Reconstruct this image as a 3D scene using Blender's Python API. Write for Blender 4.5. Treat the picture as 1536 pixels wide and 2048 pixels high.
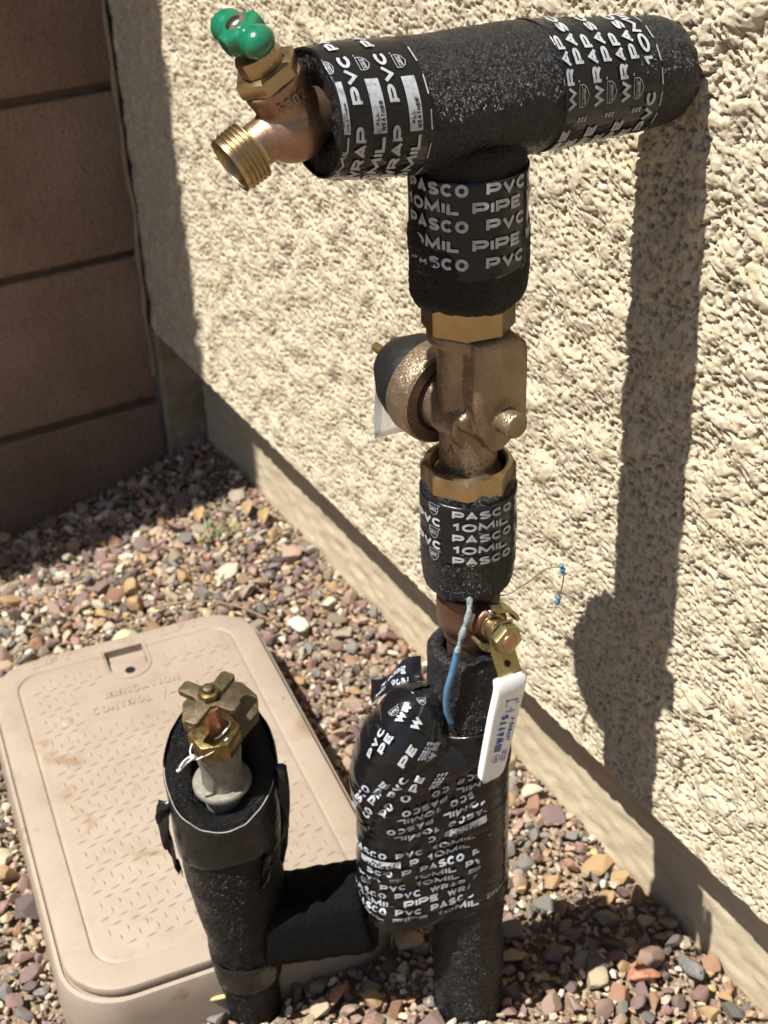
import bpy, bmesh, math, random
import numpy as np
from mathutils import Vector, Matrix, noise

random.seed(7); rng = np.random.default_rng(11)
scene = bpy.context.scene
COL = scene.collection
for o in list(bpy.data.objects): bpy.data.objects.remove(o)

# ------------------------------------------------------------------ camera, sky, sun, exposure
# world: x runs along the house wall away from the garden wall, y points into the house (its stucco
# face is y = 0), z is up, the gravel lies near z = 0, metres.
CAM_P = Vector((1.54966, -0.51443, 0.9034))
RC = Matrix(((0.4934, 0.45544, -0.74103), (0.86919, -0.29, 0.4005), (-0.03249, -0.84171, -0.53896)))
cam_d = bpy.data.cameras.new('camera'); cam = bpy.data.objects.new('camera', cam_d); COL.objects.link(cam)
right = RC.col[0]; down = RC.col[1]; fwd = RC.col[2]
Mc = Matrix((right, -down, -fwd)).transposed().to_4x4(); Mc.translation = CAM_P
cam.matrix_world = Mc
cam_d.sensor_fit = 'VERTICAL'; cam_d.sensor_height = 36.0; cam_d.sensor_width = 27.0
cam_d.lens = 2770.0 / 2048.0 * 36.0
cam_d.clip_start = 0.02; cam_d.clip_end = 600
cam_d.dof.use_dof = True; cam_d.dof.focus_distance = 0.72; cam_d.dof.aperture_fstop = 17
scene.camera = cam

SUN_L = Vector((0.020, 0.53, -1.0)).normalized()
world = bpy.data.worlds.new('World'); scene.world = world; world.use_nodes = True
wn = world.node_tree.nodes; wl = world.node_tree.links
sky = wn.new('ShaderNodeTexSky'); sky.sky_type = 'NISHITA'; sky.sun_disc = False
sky.sun_elevation = math.asin(-SUN_L.z); sky.sun_rotation = math.radians(180)
wl.new(sky.outputs[0], wn['Background'].inputs[0]); wn['Background'].inputs[1].default_value = 0.05
sd = bpy.data.lights.new('sun', 'SUN'); sd.energy = 5.0; sd.angle = math.radians(0.53); sd.color = (1.0, 0.955, 0.88)
sun = bpy.data.objects.new('sun', sd); COL.objects.link(sun)
sun.rotation_euler = SUN_L.to_track_quat('-Z', 'Y').to_euler(); sun.location = (0, -3, 6)
vs = scene.view_settings; vs.view_transform = 'Standard'; vs.look = 'None'; vs.gamma = 1; vs.exposure = 1.0
vs.use_curve_mapping = False
scene.render.resolution_x = 768; scene.render.resolution_y = 1024
scene.render.engine = 'CYCLES'

# ------------------------------------------------------------------ node helpers / materials
def newmat(name):
    m = bpy.data.materials.new(name); m.use_nodes = True
    nt = m.node_tree; b = nt.nodes['Principled BSDF']
    return m, nt, b

def N(nt, t, **kw):
    n = nt.nodes.new(t)
    for k, v in kw.items():
        if k.startswith('i_'): n.inputs[k[2:].replace('_', ' ')].default_value = v
        else: setattr(n, k, v)
    return n

def L(nt, a, b): nt.links.new(a, b)

def tex(nt, kind='noise', scale=50, detail=4, rough=0.6, vec=None, distort=0.0):
    if kind == 'noise':
        n = N(nt, 'ShaderNodeTexNoise'); n.inputs['Scale'].default_value = scale
        n.inputs['Detail'].default_value = detail; n.inputs['Roughness'].default_value = rough
        n.inputs['Distortion'].default_value = distort; out = n.outputs['Fac']
    else:
        n = N(nt, 'ShaderNodeTexVoronoi'); n.inputs['Scale'].default_value = scale; n.feature = kind
        out = n.outputs['Distance']
    if vec is None:
        tc = N(nt, 'ShaderNodeTexCoord'); vec = tc.outputs['Object']
    L(nt, vec, n.inputs['Vector'])
    return out

def ramp(nt, fac, stops, interp='LINEAR'):
    r = N(nt, 'ShaderNodeValToRGB'); r.color_ramp.interpolation = interp
    e = r.color_ramp.elements
    while len(e) > 1: e.remove(e[-1])
    e[0].position = stops[0][0]; c = stops[0][1]; e[0].color = (*c, 1) if len(c) == 3 else c
    for p, c in stops[1:]:
        x = e.new(p); x.color = (*c, 1) if len(c) == 3 else c
    if fac is not None: L(nt, fac, r.inputs['Fac'])
    return r.outputs['Color']

def g(v): return (v, v, v)

def mixc(nt, fac, a, b, mode='MIX'):
    m = N(nt, 'ShaderNodeMix', data_type='RGBA', blend_type=mode)
    if isinstance(fac, (int, float)): m.inputs[0].default_value = fac
    else: L(nt, fac, m.inputs[0])
    for i, v in ((6, a), (7, b)):
        if isinstance(v, tuple): m.inputs[i].default_value = (*v, 1) if len(v) == 3 else v
        else: L(nt, v, m.inputs[i])
    return m.outputs[2]

def bump(nt, b, heights, normal_in=None):
    """heights: list of (socket, strength, distance)"""
    prev = normal_in
    for h, s, d in heights:
        n = N(nt, 'ShaderNodeBump'); n.inputs['Strength'].default_value = s; n.inputs['Distance'].default_value = d
        L(nt, h, n.inputs['Height'])
        if prev is not None: L(nt, prev, n.inputs['Normal'])
        prev = n.outputs['Normal']
    L(nt, prev, b.inputs['Normal'])

def coords(nt, scale=(1, 1, 1), rot=(0, 0, 0)):
    tc = N(nt, 'ShaderNodeTexCoord'); mp = N(nt, 'ShaderNodeMapping')
    mp.inputs['Scale'].default_value = scale; mp.inputs['Rotation'].default_value = rot
    L(nt, tc.outputs['Object'], mp.inputs['Vector']); return mp.outputs['Vector']

MAT = {}
def simple(name, col, rough=0.5, metal=0.0, var=0.0, vscale=60, bumps=(), spec=0.5, rvar=0.0, col2=None, coat=0.0):
    m, nt, b = newmat(name)
    b.inputs['Roughness'].default_value = rough; b.inputs['Metallic'].default_value = metal
    b.inputs['Specular IOR Level'].default_value = spec
    b.inputs['Coat Weight'].default_value = coat; b.inputs['Coat Roughness'].default_value = 0.15
    if var or col2:
        f = tex(nt, 'noise', vscale, 5, 0.65)
        c2 = col2 if col2 else tuple(c * (1 - var) for c in col)
        L(nt, ramp(nt, f, [(0.35, c2), (0.65, col)]), b.inputs['Base Color'])
    else: b.inputs['Base Color'].default_value = (*col, 1)
    if rvar:
        f = tex(nt, 'noise', vscale * 2.3, 4, 0.6)
        L(nt, ramp(nt, f, [(0.3, g(max(0.02, rough - rvar))), (0.7, g(min(1, rough + rvar)))]), b.inputs['Roughness'])
    hs = [(tex(nt, k, s, 4, 0.6), st, d) for k, s, st, d in bumps]
    if hs: bump(nt, b, hs)
    MAT[name] = m; return m

m = None
# stucco: cream masonry paint over a dash coat, with faint mineral stains
m, nt, b = newmat('stucco_paint')
f1 = tex(nt, 'noise', 16, 5, 0.6); f2 = tex(nt, 'noise', 120, 4, 0.6); f3 = tex(nt, 'noise', 5, 3, 0.5)
c = ramp(nt, f2, [(0.3, (0.385, 0.32, 0.215)), (0.62, (0.54, 0.47, 0.345))])
st = ramp(nt, f1, [(0.60, g(0)), (0.74, g(1))])
c = mixc(nt, N(nt, 'ShaderNodeMath', operation='MULTIPLY').outputs[0], c, (0.40, 0.27, 0.12))
mm = nt.nodes[-1]
mth = [n for n in nt.nodes if n.type == 'MATH'][-1]; mth.inputs[1].default_value = 0.45
L(nt, st, mth.inputs[0])
c = mixc(nt, f3, c, mixc(nt, 1.0, c, (0.93, 0.95, 1.0), 'MULTIPLY'))
L(nt, c, b.inputs['Base Color']); b.inputs['Roughness'].default_value = 0.85
b.inputs['Specular IOR Level'].default_value = 0.2
bump(nt, b, [(tex(nt, 'noise', 900, 4, 0.75), 0.7, 0.0010), (tex(nt, 'noise', 400, 3, 0.6), 0.25, 0.0012)])
MAT['stucco'] = m
m = m.copy(); m.name = 'stucco_paint_rough'; nt = m.node_tree; b = nt.nodes['Principled BSDF']   # same coat where the mesh is plain
bump(nt, b, [(ramp(nt, tex(nt, 'noise', 150, 4, 0.6), [(0.36, g(0)), (0.5, g(0.8)), (0.7, g(1))]), 1.0, 0.006), (tex(nt, 'noise', 600, 4, 0.7), 0.6, 0.001)])
MAT['stucco_rough'] = m

m, nt, b = newmat('stem_wall_paint')
v = coords(nt, (1, 1, 4))
f = tex(nt, 'noise', 30, 5, 0.65, v); f2 = tex(nt, 'noise', 9, 4, 0.6)
c = ramp(nt, f, [(0.3, (0.37, 0.305, 0.21)), (0.6, (0.47, 0.40, 0.285))])
c = mixc(nt, ramp(nt, f2, [(0.5, g(0)), (0.75, g(0.5))]), c, (0.33, 0.26, 0.175))
L(nt, c, b.inputs['Base Color']); b.inputs['Roughness'].default_value = 0.8; b.inputs['Specular IOR Level'].default_value = 0.25
bump(nt, b, [(tex(nt, 'noise', 25, 6, 0.7, coords(nt, (1, 1, 1.6))), 0.22, 0.004), (tex(nt, 'noise', 600, 4, 0.6), 0.6, 0.0009)])
MAT['stem'] = m

m, nt, b = newmat('concrete_block')
f = tex(nt, 'noise', 7, 5, 0.6); f2 = tex(nt, 'noise', 230, 4, 0.7); f3 = tex(nt, 'SMOOTH_F1', 300)
c = ramp(nt, f, [(0.3, (0.25, 0.165, 0.120)), (0.7, (0.385, 0.275, 0.205))])
c = mixc(nt, ramp(nt, f2, [(0.58, g(0)), (0.70, g(0.7))]), c, (0.44, 0.35, 0.27))
c = mixc(nt, ramp(nt, f2, [(0.32, g(0.8)), (0.42, g(0))]), c, (0.05, 0.035, 0.028))
oi = N(nt, 'ShaderNodeObjectInfo')
c = mixc(nt, ramp(nt, oi.outputs['Random'], [(0, g(0)), (1, g(0.35))]), c, (0.12, 0.075, 0.05))
L(nt, c, b.inputs['Base Color']); b.inputs['Roughness'].default_value = 0.95; b.inputs['Specular IOR Level'].default_value = 0.1
bump(nt, b, [(f2, 0.9, 0.006), (tex(nt, 'noise', 90, 5, 0.7), 0.8, 0.008)])
MAT['block'] = m
simple('mortar', (0.12, 0.085, 0.065), 0.95, 0, 0.35, 80, (('noise', 200, 0.7, 0.003),), 0.1)
simple('mortar_patch', (0.30, 0.235, 0.16), 0.9, 0, 0.3, 40, (('noise', 60, 0.6, 0.005),), 0.1)

PAL = [(0.234, 0.140, 0.118), (0.165, 0.110, 0.099), (0.342, 0.250, 0.167), (0.268, 0.177, 0.136), (0.142, 0.134, 0.124),
       (0.410, 0.342, 0.229), (0.188, 0.183, 0.167), (0.308, 0.171, 0.105), (0.490, 0.445, 0.335), (0.211, 0.128, 0.112),
       (0.308, 0.256, 0.192), (0.114, 0.091, 0.087), (0.353, 0.250, 0.192), (0.388, 0.256, 0.124), (0.228, 0.201, 0.149),
       (0.182, 0.122, 0.118)]
def stone_mat(name, obj):
    m, nt, b = newmat(name)
    if obj:
        oi = N(nt, 'ShaderNodeObjectInfo')
        base = ramp(nt, oi.outputs['Random'], [(i / len(PAL), PAL[(i * 7) % len(PAL)]) for i in range(len(PAL))], 'CONSTANT')
    else:
        at = N(nt, 'ShaderNodeAttribute'); at.attribute_name = 'Col'; base = at.outputs['Color']
    f = tex(nt, 'noise', 170, 5, 0.7, None, 1.5); f2 = tex(nt, 'noise', 700, 3, 0.6); f3 = tex(nt, 'noise', 60, 4, 0.6, None, 3)
    c = mixc(nt, ramp(nt, f, [(0.35, g(0.7)), (0.6, g(0))]), base, mixc(nt, 1.0, base, (0.55, 0.5, 0.5), 'MULTIPLY'))
    c = mixc(nt, ramp(nt, f3, [(0.55, g(0)), (0.66, g(0.5))]), c, (0.42, 0.33, 0.24))
    c = mixc(nt, ramp(nt, f2, [(0.62, g(0)), (0.75, g(0.45))]), c, (0.5, 0.44, 0.36))
    L(nt, c, b.inputs['Base Color']); b.inputs['Roughness'].default_value = 0.6; b.inputs['Specular IOR Level'].default_value = 0.4
    bump(nt, b, [(f, 0.5, 0.0015), (f2, 0.4, 0.0005)])
    MAT[name] = m
stone_mat('gravel_stone', False); stone_mat('single_stone', True)
simple('white_stone', (0.62, 0.57, 0.48), 0.6, 0, 0.35, 160, (('noise', 250, 0.6, 0.002),), 0.4)
simple('rust_stone', (0.42, 0.19, 0.12), 0.6, 0, 0.4, 130, (('noise', 250, 0.6, 0.002),), 0.4)
simple('slate_stone', (0.17, 0.16, 0.15), 0.6, 0, 0.5, 130, (('noise', 250, 0.6, 0.002),), 0.4)
simple('tan_stone', (0.42, 0.30, 0.18), 0.6, 0, 0.4, 130, (('noise', 250, 0.6, 0.002),), 0.4)
m, nt, b = newmat('sandy_dirt')
f = tex(nt, 'noise', 40, 6, 0.7); f2 = tex(nt, 'F1', 260); f3 = tex(nt, 'noise', 500, 3, 0.7)
c = ramp(nt, f, [(0.3, (0.16, 0.115, 0.078)), (0.7, (0.27, 0.20, 0.138))])
c = mixc(nt, ramp(nt, f3, [(0.55, g(0)), (0.7, g(0.6))]), c, (0.38, 0.31, 0.225))
L(nt, c, b.inputs['Base Color']); b.inputs['Roughness'].default_value = 0.95; b.inputs['Specular IOR Level'].default_value = 0.15
bump(nt, b, [(f2, 0.8, 0.004), (f3, 0.6, 0.0015)])
MAT['dirt'] = m

def flakes(nt, b, scale, k, heights):
    """cell-by-cell tilted facets, as on a closed-cell skin or a sand casting"""
    tc = N(nt, 'ShaderNodeTexCoord'); v = N(nt, 'ShaderNodeTexVoronoi'); v.inputs['Scale'].default_value = scale; L(nt, tc.outputs['Object'], v.inputs['Vector'])
    sub = N(nt, 'ShaderNodeVectorMath', operation='SUBTRACT'); L(nt, v.outputs['Color'], sub.inputs[0]); sub.inputs[1].default_value = (0.5, 0.5, 0.5)
    sc = N(nt, 'ShaderNodeVectorMath', operation='SCALE'); L(nt, sub.outputs[0], sc.inputs[0]); sc.inputs['Scale'].default_value = k
    geo = N(nt, 'ShaderNodeNewGeometry'); ad = N(nt, 'ShaderNodeVectorMath', operation='ADD'); L(nt, geo.outputs['Normal'], ad.inputs[0]); L(nt, sc.outputs[0], ad.inputs[1])
    no = N(nt, 'ShaderNodeVectorMath', operation='NORMALIZE'); L(nt, ad.outputs[0], no.inputs[0])
    bump(nt, b, heights, no.outputs[0])

# foam: closed-cell black polyethylene, pebbled skin that sparkles in the sun
def foam(name, cell, rough, col, st, dist, spec=0.5, k=0.9):
    m, nt, b = newmat(name)
    b.inputs['Base Color'].default_value = (*col, 1)
    b.inputs['Roughness'].default_value = rough; b.inputs['Specular IOR Level'].default_value = spec
    flakes(nt, b, cell, k, [(tex(nt, 'noise', cell * 0.35, 5, 0.75), st, dist)])
    MAT[name] = m
foam('foam_glossy', 1000, 0.26, (0.010, 0.010, 0.0115), 0.7, 0.003, 0.45, 1.35)
foam('foam_worn', 1000, 0.50, (0.014, 0.013, 0.012), 0.9, 0.0035, 0.3, 1.6)
foam('foam_open', 1000, 0.24, (0.003, 0.003, 0.0035), 0.8, 0.0040, 0.3, 1.4)
foam('foam_matte_shaded', 900, 0.75, (0.0035, 0.0035, 0.0035), 1.0, 0.0030, 0.12, 0.6)  # matte foam, base colour darkened for the deep shade it lies in
m, nt, b = newmat('pvc_tape')
b.inputs['Base Color'].default_value = (0.006, 0.006, 0.007, 1); b.inputs['Specular IOR Level'].default_value = 0.42
L(nt, ramp(nt, tex(nt, 'noise', 35, 4, 0.6), [(0.3, g(0.14)), (0.7, g(0.30))]), b.inputs['Roughness'])
bump(nt, b, [(tex(nt, 'noise', 45, 3, 0.5, coords(nt, (1, 1, 3))), 0.35, 0.004), (tex(nt, 'noise', 420, 3, 0.6), 0.12, 0.0006)])
MAT['tape'] = m
simple('duct_tape', (0.014, 0.0135, 0.013), 0.30, 0, 0.4, 30, (('noise', 50, 0.5, 0.005), ('noise', 300, 0.2, 0.001)), 0.35, 0.1)
simple('tape_adhesive_edge', (0.30, 0.29, 0.27), 0.5, 0, 0.4, 300)
m, nt, b = newmat('tape_print')
f = tex(nt, 'noise', 260, 4, 0.7)
L(nt, ramp(nt, f, [(0.28, (0.13, 0.14, 0.155)), (0.5, (0.36, 0.385, 0.42))]), b.inputs['Base Color'])
b.inputs['Roughness'].default_value = 0.42
MAT['print'] = m
simple('black_print', (0.012, 0.012, 0.013), 0.4)
simple('blue_print', (0.02, 0.09, 0.30), 0.45)
simple('cast_bronze', (0.29, 0.22, 0.15), 0.44, 0.8, 0.3, 45, (('noise', 1100, 0.85, 0.0011), ('noise', 140, 0.25, 0.002)), 0.5, 0.1)
m = MAT['cast_bronze']; nt = m.node_tree; b = nt.nodes['Principled BSDF']
flakes(nt, b, 1500, 0.42, [(tex(nt, 'noise', 140, 4, 0.6), 0.3, 0.002)]); b.inputs['Roughness'].default_value = 0.36
simple('machined_brass', (0.46, 0.345, 0.195), 0.30, 0.95, 0.22, 50, (('noise', 1500, 0.12, 0.0003),), 0.5, 0.08)
simple('pink_bronze', (0.34, 0.215, 0.145), 0.38, 0.9, 0.25, 60, (('noise', 1100, 0.38, 0.0006),), 0.5, 0.08)
simple('old_brass', (0.135, 0.108, 0.065), 0.50, 0.75, 0.45, 90, (('noise', 1000, 0.5, 0.0008), ('noise', 120, 0.3, 0.002)), 0.5, 0.12)
simple('yellow_brass', (0.27, 0.20, 0.085), 0.33, 0.95, 0.45, 110, (('noise', 700, 0.3, 0.0006),), 0.5, 0.1)
simple('grey_zinc', (0.24, 0.225, 0.19), 0.6, 0.45, 0.4, 120, (('noise', 700, 0.5, 0.001),), 0.5, 0.1)
simple('dark_copper', (0.20, 0.115, 0.08), 0.45, 0.75, 0.4, 60, (('noise', 500, 0.3, 0.0008),), 0.5, 0.1)
simple('copper', (0.50, 0.26, 0.15), 0.35, 0.9, 0.3, 80)
simple('zinc_yellow_steel', (0.40, 0.34, 0.17), 0.30, 0.9, 0.25, 40, (('noise', 400, 0.1, 0.0003),), 0.5, 0.08)
simple('bright_steel', (0.62, 0.58, 0.50), 0.22, 1.0, 0.15, 90)
simple('green_vinyl', (0.005, 0.125, 0.060), 0.20, 0, 0.1, 60, (), 0.55, 0.04, None, 0.4)
simple('rubber_hole_black', (0.009, 0.009, 0.009), 0.6, 0, 0.3, 60, (('noise', 60, 0.5, 0.005),), 0.25)
simple('white_vinyl', (0.74, 0.74, 0.74), 0.30, 0, 0.04, 40, (), 0.5, 0.06, None, 0.3)
simple('white_string', (0.72, 0.70, 0.64), 0.8, 0, 0.2, 300)
simple('blue_cable', (0.075, 0.19, 0.33), 0.6, 0, 0.35, 220, (('noise', 500, 0.4, 0.0006),))
simple('braided_cable', (0.33, 0.40, 0.43), 0.75, 0, 0.65, 420, (('noise', 900, 0.9, 0.0015),))
simple('brown_wire', (0.16, 0.12, 0.09), 0.55, 0.2)
simple('dry_straw', (0.62, 0.50, 0.20), 0.7, 0, 0.3, 200)
simple('dry_twig', (0.26, 0.17, 0.11), 0.85, 0, 0.4, 200)
simple('brown_leaf', (0.38, 0.25, 0.12), 0.75, 0, 0.45, 200)
simple('dry_leaf', (0.45, 0.47, 0.26), 0.7, 0, 0.35, 130)
simple('green_weed', (0.19, 0.21, 0.10), 0.7, 0, 0.35, 130)
m, nt, b = newmat('clear_tag')
b.inputs['Base Color'].default_value = (0.85, 0.86, 0.87, 1); b.inputs['Roughness'].default_value = 0.15
b.inputs['Transmission Weight'].default_value = 0.75; b.inputs['IOR'].default_value = 1.3
MAT['clear_tag'] = m
m, nt, b = newmat('valve_box_plastic')
f = tex(nt, 'noise', 9, 5, 0.6); f2 = tex(nt, 'noise', 45, 5, 0.7); f3 = tex(nt, 'noise', 22, 3, 0.5, None, 1.0)
c = ramp(nt, f, [(0.3, (0.240, 0.192, 0.150)), (0.7, (0.290, 0.240, 0.192))])
c = mixc(nt, ramp(nt, f2, [(0.52, g(0)), (0.72, g(0.45))]), c, (0.20, 0.148, 0.108))
c = mixc(nt, ramp(nt, f3, [(0.60, g(0)), (0.72, g(0.7))]), c, (0.185, 0.115, 0.062))
c = mixc(nt, ramp(nt, tex(nt, 'noise', 260, 3, 0.6), [(0.60, g(0)), (0.72, g(0.25))]), c, (0.36, 0.30, 0.24))
L(nt, c, b.inputs['Base Color']); b.inputs['Roughness'].default_value = 0.55; b.inputs['Specular IOR Level'].default_value = 0.35
bump(nt, b, [(tex(nt, 'noise', 700, 3, 0.6), 0.15, 0.0006)])
MAT['box'] = m

# ------------------------------------------------------------------ object helpers
def tag(o, label=None, cat=None, group=None, kind=None):
    if label: o['label'] = label
    if cat: o['category'] = cat
    if group: o['group'] = group
    if kind: o['kind'] = kind
    return o

def empty(name, loc, label, cat, group=None):
    o = bpy.data.objects.new(name, None); COL.objects.link(o); o.location = loc; o.empty_display_size = 0.02
    return tag(o, label, cat, group)

def origin(o):
    v = Vector((0, 0, 0))
    while o is not None: v += o.location; o = o.parent
    return v

def link(name, me, mat, parent=None, smooth=35, loc=None):
    if mat is not None and not me.materials: me.materials.append(MAT[mat])
    o = bpy.data.objects.new(name, me); COL.objects.link(o)
    if parent is not None:
        me.transform(Matrix.Translation(-origin(parent))); o.parent = parent
    elif loc is not None:
        me.transform(Matrix.Translation(-Vector(loc))); o.location = loc
    if smooth is not None:
        me.polygons.foreach_set('use_smooth', [True] * len(me.polygons))
        if smooth < 180: me.set_sharp_from_angle(angle=math.radians(smooth))
    me.update()
    return o

def mesh(verts, faces, name='mesh'):
    me = bpy.data.meshes.new(name); me.from_pydata([tuple(v) for v in verts], [], [tuple(f) for f in faces]); me.update(); return me

def bm_mesh(bm):
    me = bpy.data.meshes.new('mesh'); bmesh.ops.recalc_face_normals(bm, faces=bm.faces); bm.to_mesh(me); bm.free(); return me

def frame(o, z, x=None):
    z = Vector(z).normalized()
    if x is None: x = Vector((0, 0, 1)) if abs(z.z) < 0.9 else Vector((1, 0, 0))
    x = Vector(x); y = z.cross(x).normalized(); x = y.cross(z).normalized()
    M = Matrix((x, y, z)).transposed().to_4x4(); M.translation = Vector(o); return M

def lathe_into(bm, prof, seg, M, caps=True, phase=0.0):
    rings = []
    for r, z in prof:
        rings.append([bm.verts.new(M @ Vector((r * math.cos(phase + 2 * math.pi * i / seg), r * math.sin(phase + 2 * math.pi * i / seg), z))) for i in range(seg)])
    for a, b_ in zip(rings, rings[1:]):
        for i in range(seg):
            j = (i + 1) % seg; bm.faces.new((a[i], a[j], b_[j], b_[i]))
    if caps:
        bm.faces.new(rings[0][::-1]); bm.faces.new(rings[-1])

def lathe(prof, seg, M, caps=True, phase=0.0):
    bm = bmesh.new(); lathe_into(bm, prof, seg, M, caps, phase); return bm_mesh(bm)

def box_into(bm, M, sx, sy, sz, bev=0.0, segs=2):
    r = bmesh.ops.create_cube(bm, size=1.0, matrix=M @ Matrix.Diagonal((sx, sy, sz, 1)))
    if bev:
        vs_ = set(r['verts']); ed = [e for e in bm.edges if e.verts[0] in vs_ and e.verts[1] in vs_]
        bmesh.ops.bevel(bm, geom=ed, offset=bev, segments=segs, affect='EDGES', profile=0.5, clamp_overlap=True)

def prism_mesh(pts2, h, M, bev=0.0, segs=2):
    """extrude a 2d outline by h along local z (from 0 to h), bevel the rims"""
    bm = bmesh.new()
    vs_ = [bm.verts.new(Vector((x, y, 0))) for x, y in pts2]
    f = bm.faces.new(vs_); r = bmesh.ops.extrude_face_region(bm, geom=[f])
    bmesh.ops.translate(bm, vec=(0, 0, h), verts=[v for v in r['geom'] if isinstance(v, bmesh.types.BMVert)])
    bmesh.ops.recalc_face_normals(bm, faces=bm.faces)
    if bev:
        ed = [e for e in bm.edges if abs(e.verts[0].co.z - e.verts[1].co.z) < 1e-7]
        bmesh.ops.bevel(bm, geom=ed, offset=bev, segments=segs, affect='EDGES', profile=0.5)
    bmesh.ops.transform(bm, matrix=M, verts=bm.verts)
    return bm_mesh(bm)

def catmull(pts, n=8):
    P = [Vector(p) for p in pts]; P = [2 * P[0] - P[1]] + P + [2 * P[-1] - P[-2]]; out = []
    for i in range(1, len(P) - 2):
        for k in range(n):
            t = k / n; a, b_, c_, d = P[i - 1:i + 3]
            out.append(0.5 * ((2 * b_) + (c_ - a) * t + (2 * a - 5 * b_ + 4 * c_ - d) * t * t + (3 * b_ - a - 3 * c_ + d) * t ** 3))
    out.append(P[-2]); return out

def tube_into(bm, pts, rad, seg=12, caps=True, jitter=0.0):
    n = len(pts); rings = []; up = None
    for i, p in enumerate(pts):
        d = (Vector(pts[min(i + 1, n - 1)]) - Vector(pts[max(i - 1, 0)])).normalized()
        if up is None: up = Vector((0, 0, 1)) if abs(d.z) < 0.9 else Vector((1, 0, 0))
        x = (up - d * up.dot(d)).normalized(); up = x; y = d.cross(x)
        r = rad(i / (n - 1)) if callable(rad) else rad
        rings.append([bm.verts.new(Vector(p) + (x * math.cos(a) + y * math.sin(a)) * r * (1 + jitter * (random.random() - 0.5))) for a in [2 * math.pi * k / seg for k in range(seg)]])
    for a, b_ in zip(rings, rings[1:]):
        for k in range(seg): bm.faces.new((a[k], a[(k + 1) % seg], b_[(k + 1) % seg], b_[k]))
    if caps: bm.faces.new(rings[0][::-1]); bm.faces.new(rings[-1])

def tube(pts, rad, seg=12, smooth_n=6, **kw):
    bm = bmesh.new(); tube_into(bm, catmull(pts, smooth_n) if smooth_n else pts, rad, seg, **kw); return bm_mesh(bm)

def weld(me, voxel, it=4, fac=0.5):
    """fuse overlapping solids into one cast shape"""
    o = bpy.data.objects.new('tmp', me); COL.objects.link(o)
    r = o.modifiers.new('r', 'REMESH'); r.mode = 'VOXEL'; r.voxel_size = voxel
    s = o.modifiers.new('s', 'SMOOTH'); s.factor = fac; s.iterations = it
    dg = bpy.context.evaluated_depsgraph_get(); dg.update()
    out = bpy.data.meshes.new_from_object(o.evaluated_get(dg)); bpy.data.objects.remove(o); return out

def wobble(me, amp, scale, seed=0.0):
    me.update(); n = len(me.vertices)
    for v in me.vertices:
        p = v.co * scale + Vector((seed, seed * 1.7, -seed))
        v.co += v.normal * (amp * noise.noise(p) * 1.6)
    me.update()

# ---- printed lettering: flat text meshes bent onto a surface
def _arc(cx, cy, rx, ry, a0, a1, n=12):
    return [(cx + rx * math.cos(math.radians(a0 + (a1 - a0) * k / n)), cy + ry * math.sin(math.radians(a0 + (a1 - a0) * k / n))) for k in range(n + 1)]
GL = {'A': [[(0, 0), (.5, 1), (1, 0)], [(.24, .30), (.76, .30)]], 'B': [[(0, 0), (0, 1), (.65, 1)] + _arc(.65, .76, .3, .24, 90, -90, 8)[1:] + [(0, .52)], [(.6, .50)] + _arc(.65, .25, .35, .25, 90, -90, 8) + [(0, 0)]],
      'C': [_arc(.5, .5, .5, .5, 42, 318, 18)], 'E': [[(1, 1), (0, 1), (0, 0), (1, 0)], [(0, .5), (.85, .5)]], 'F': [[(1, 1), (0, 1), (0, 0)], [(0, .5), (.85, .5)]],
      'G': [_arc(.5, .5, .5, .5, 42, 330, 18) + [(1, .45), (.55, .45)]], 'H': [[(0, 0), (0, 1)], [(1, 0), (1, 1)], [(0, .5), (1, .5)]], 'I': [[(0, 0), (0, 1)]],
      'L': [[(0, 1), (0, 0), (1, 0)]], 'M': [[(0, 0), (.06, 1), (.5, .18), (.94, 1), (1, 0)]], 'N': [[(0, 0), (0, 1), (1, 0), (1, 1)]], 'O': [_arc(.5, .5, .5, .5, 90, 450, 24)],
      'P': [[(0, 0), (0, 1), (.62, 1)] + _arc(.62, .70, .38, .30, 90, -90, 10)[1:] + [(0, .40)]], 'R': [[(0, 0), (0, 1), (.62, 1)] + _arc(.62, .72, .34, .28, 90, -90, 10)[1:] + [(0, .44)], [(.55, .44), (1, 0)]],
      'S': [_arc(.5, .75, .45, .25, 20, 200, 10) + [(.3, .56), (.72, .44)] + _arc(.5, .25, .5, .25, 20, -160, 10)], 'T': [[(0, 1), (1, 1)], [(.5, 0), (.5, 1)]], 'U': [[(0, 1), (0, .4)] + _arc(.5, .4, .5, .4, 180, 360, 12) + [(1, 1)]],
      'V': [[(0, 1), (.5, 0), (1, 1)]], 'W': [[(0, 1), (.25, 0), (.5, .85), (.75, 0), (1, 1)]], '0': [_arc(.5, .5, .5, .5, 90, 450, 24)], '1': [[(0, .72), (.7, 1), (.7, 0)]],
      '2': [_arc(.5, .72, .5, .28, 170, -30, 10) + [(0, 0), (1, 0)]], '3': [_arc(.45, .75, .5, .25, 160, -80, 10), _arc(.45, .27, .55, .27, 80, -160, 10)], '4': [[(.75, 0), (.75, 1), (0, .3), (1, .3)]],
      '5': [[(.9, 1), (.1, 1), (.05, .55)] + _arc(.45, .3, .55, .3, 110, -150, 10)], '6': [_arc(.5, .3, .5, .3, 90, 450, 16), [(.03, .35), (.25, .85), (.8, 1)]], '8': [_arc(.5, .76, .42, .24, 90, 450, 14), _arc(.5, .26, .5, .26, 90, 450, 14)],
      '9': [_arc(.5, .7, .5, .3, 90, 450, 16), [(.97, .62), (.75, .15), (.2, 0)]], '-': [[(0, .45), (1, .45)]], '/': [[(0, 0), (1, 1)]], 'X': [[(0, 0), (1, 1)], [(0, 1), (1, 0)]]}
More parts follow.
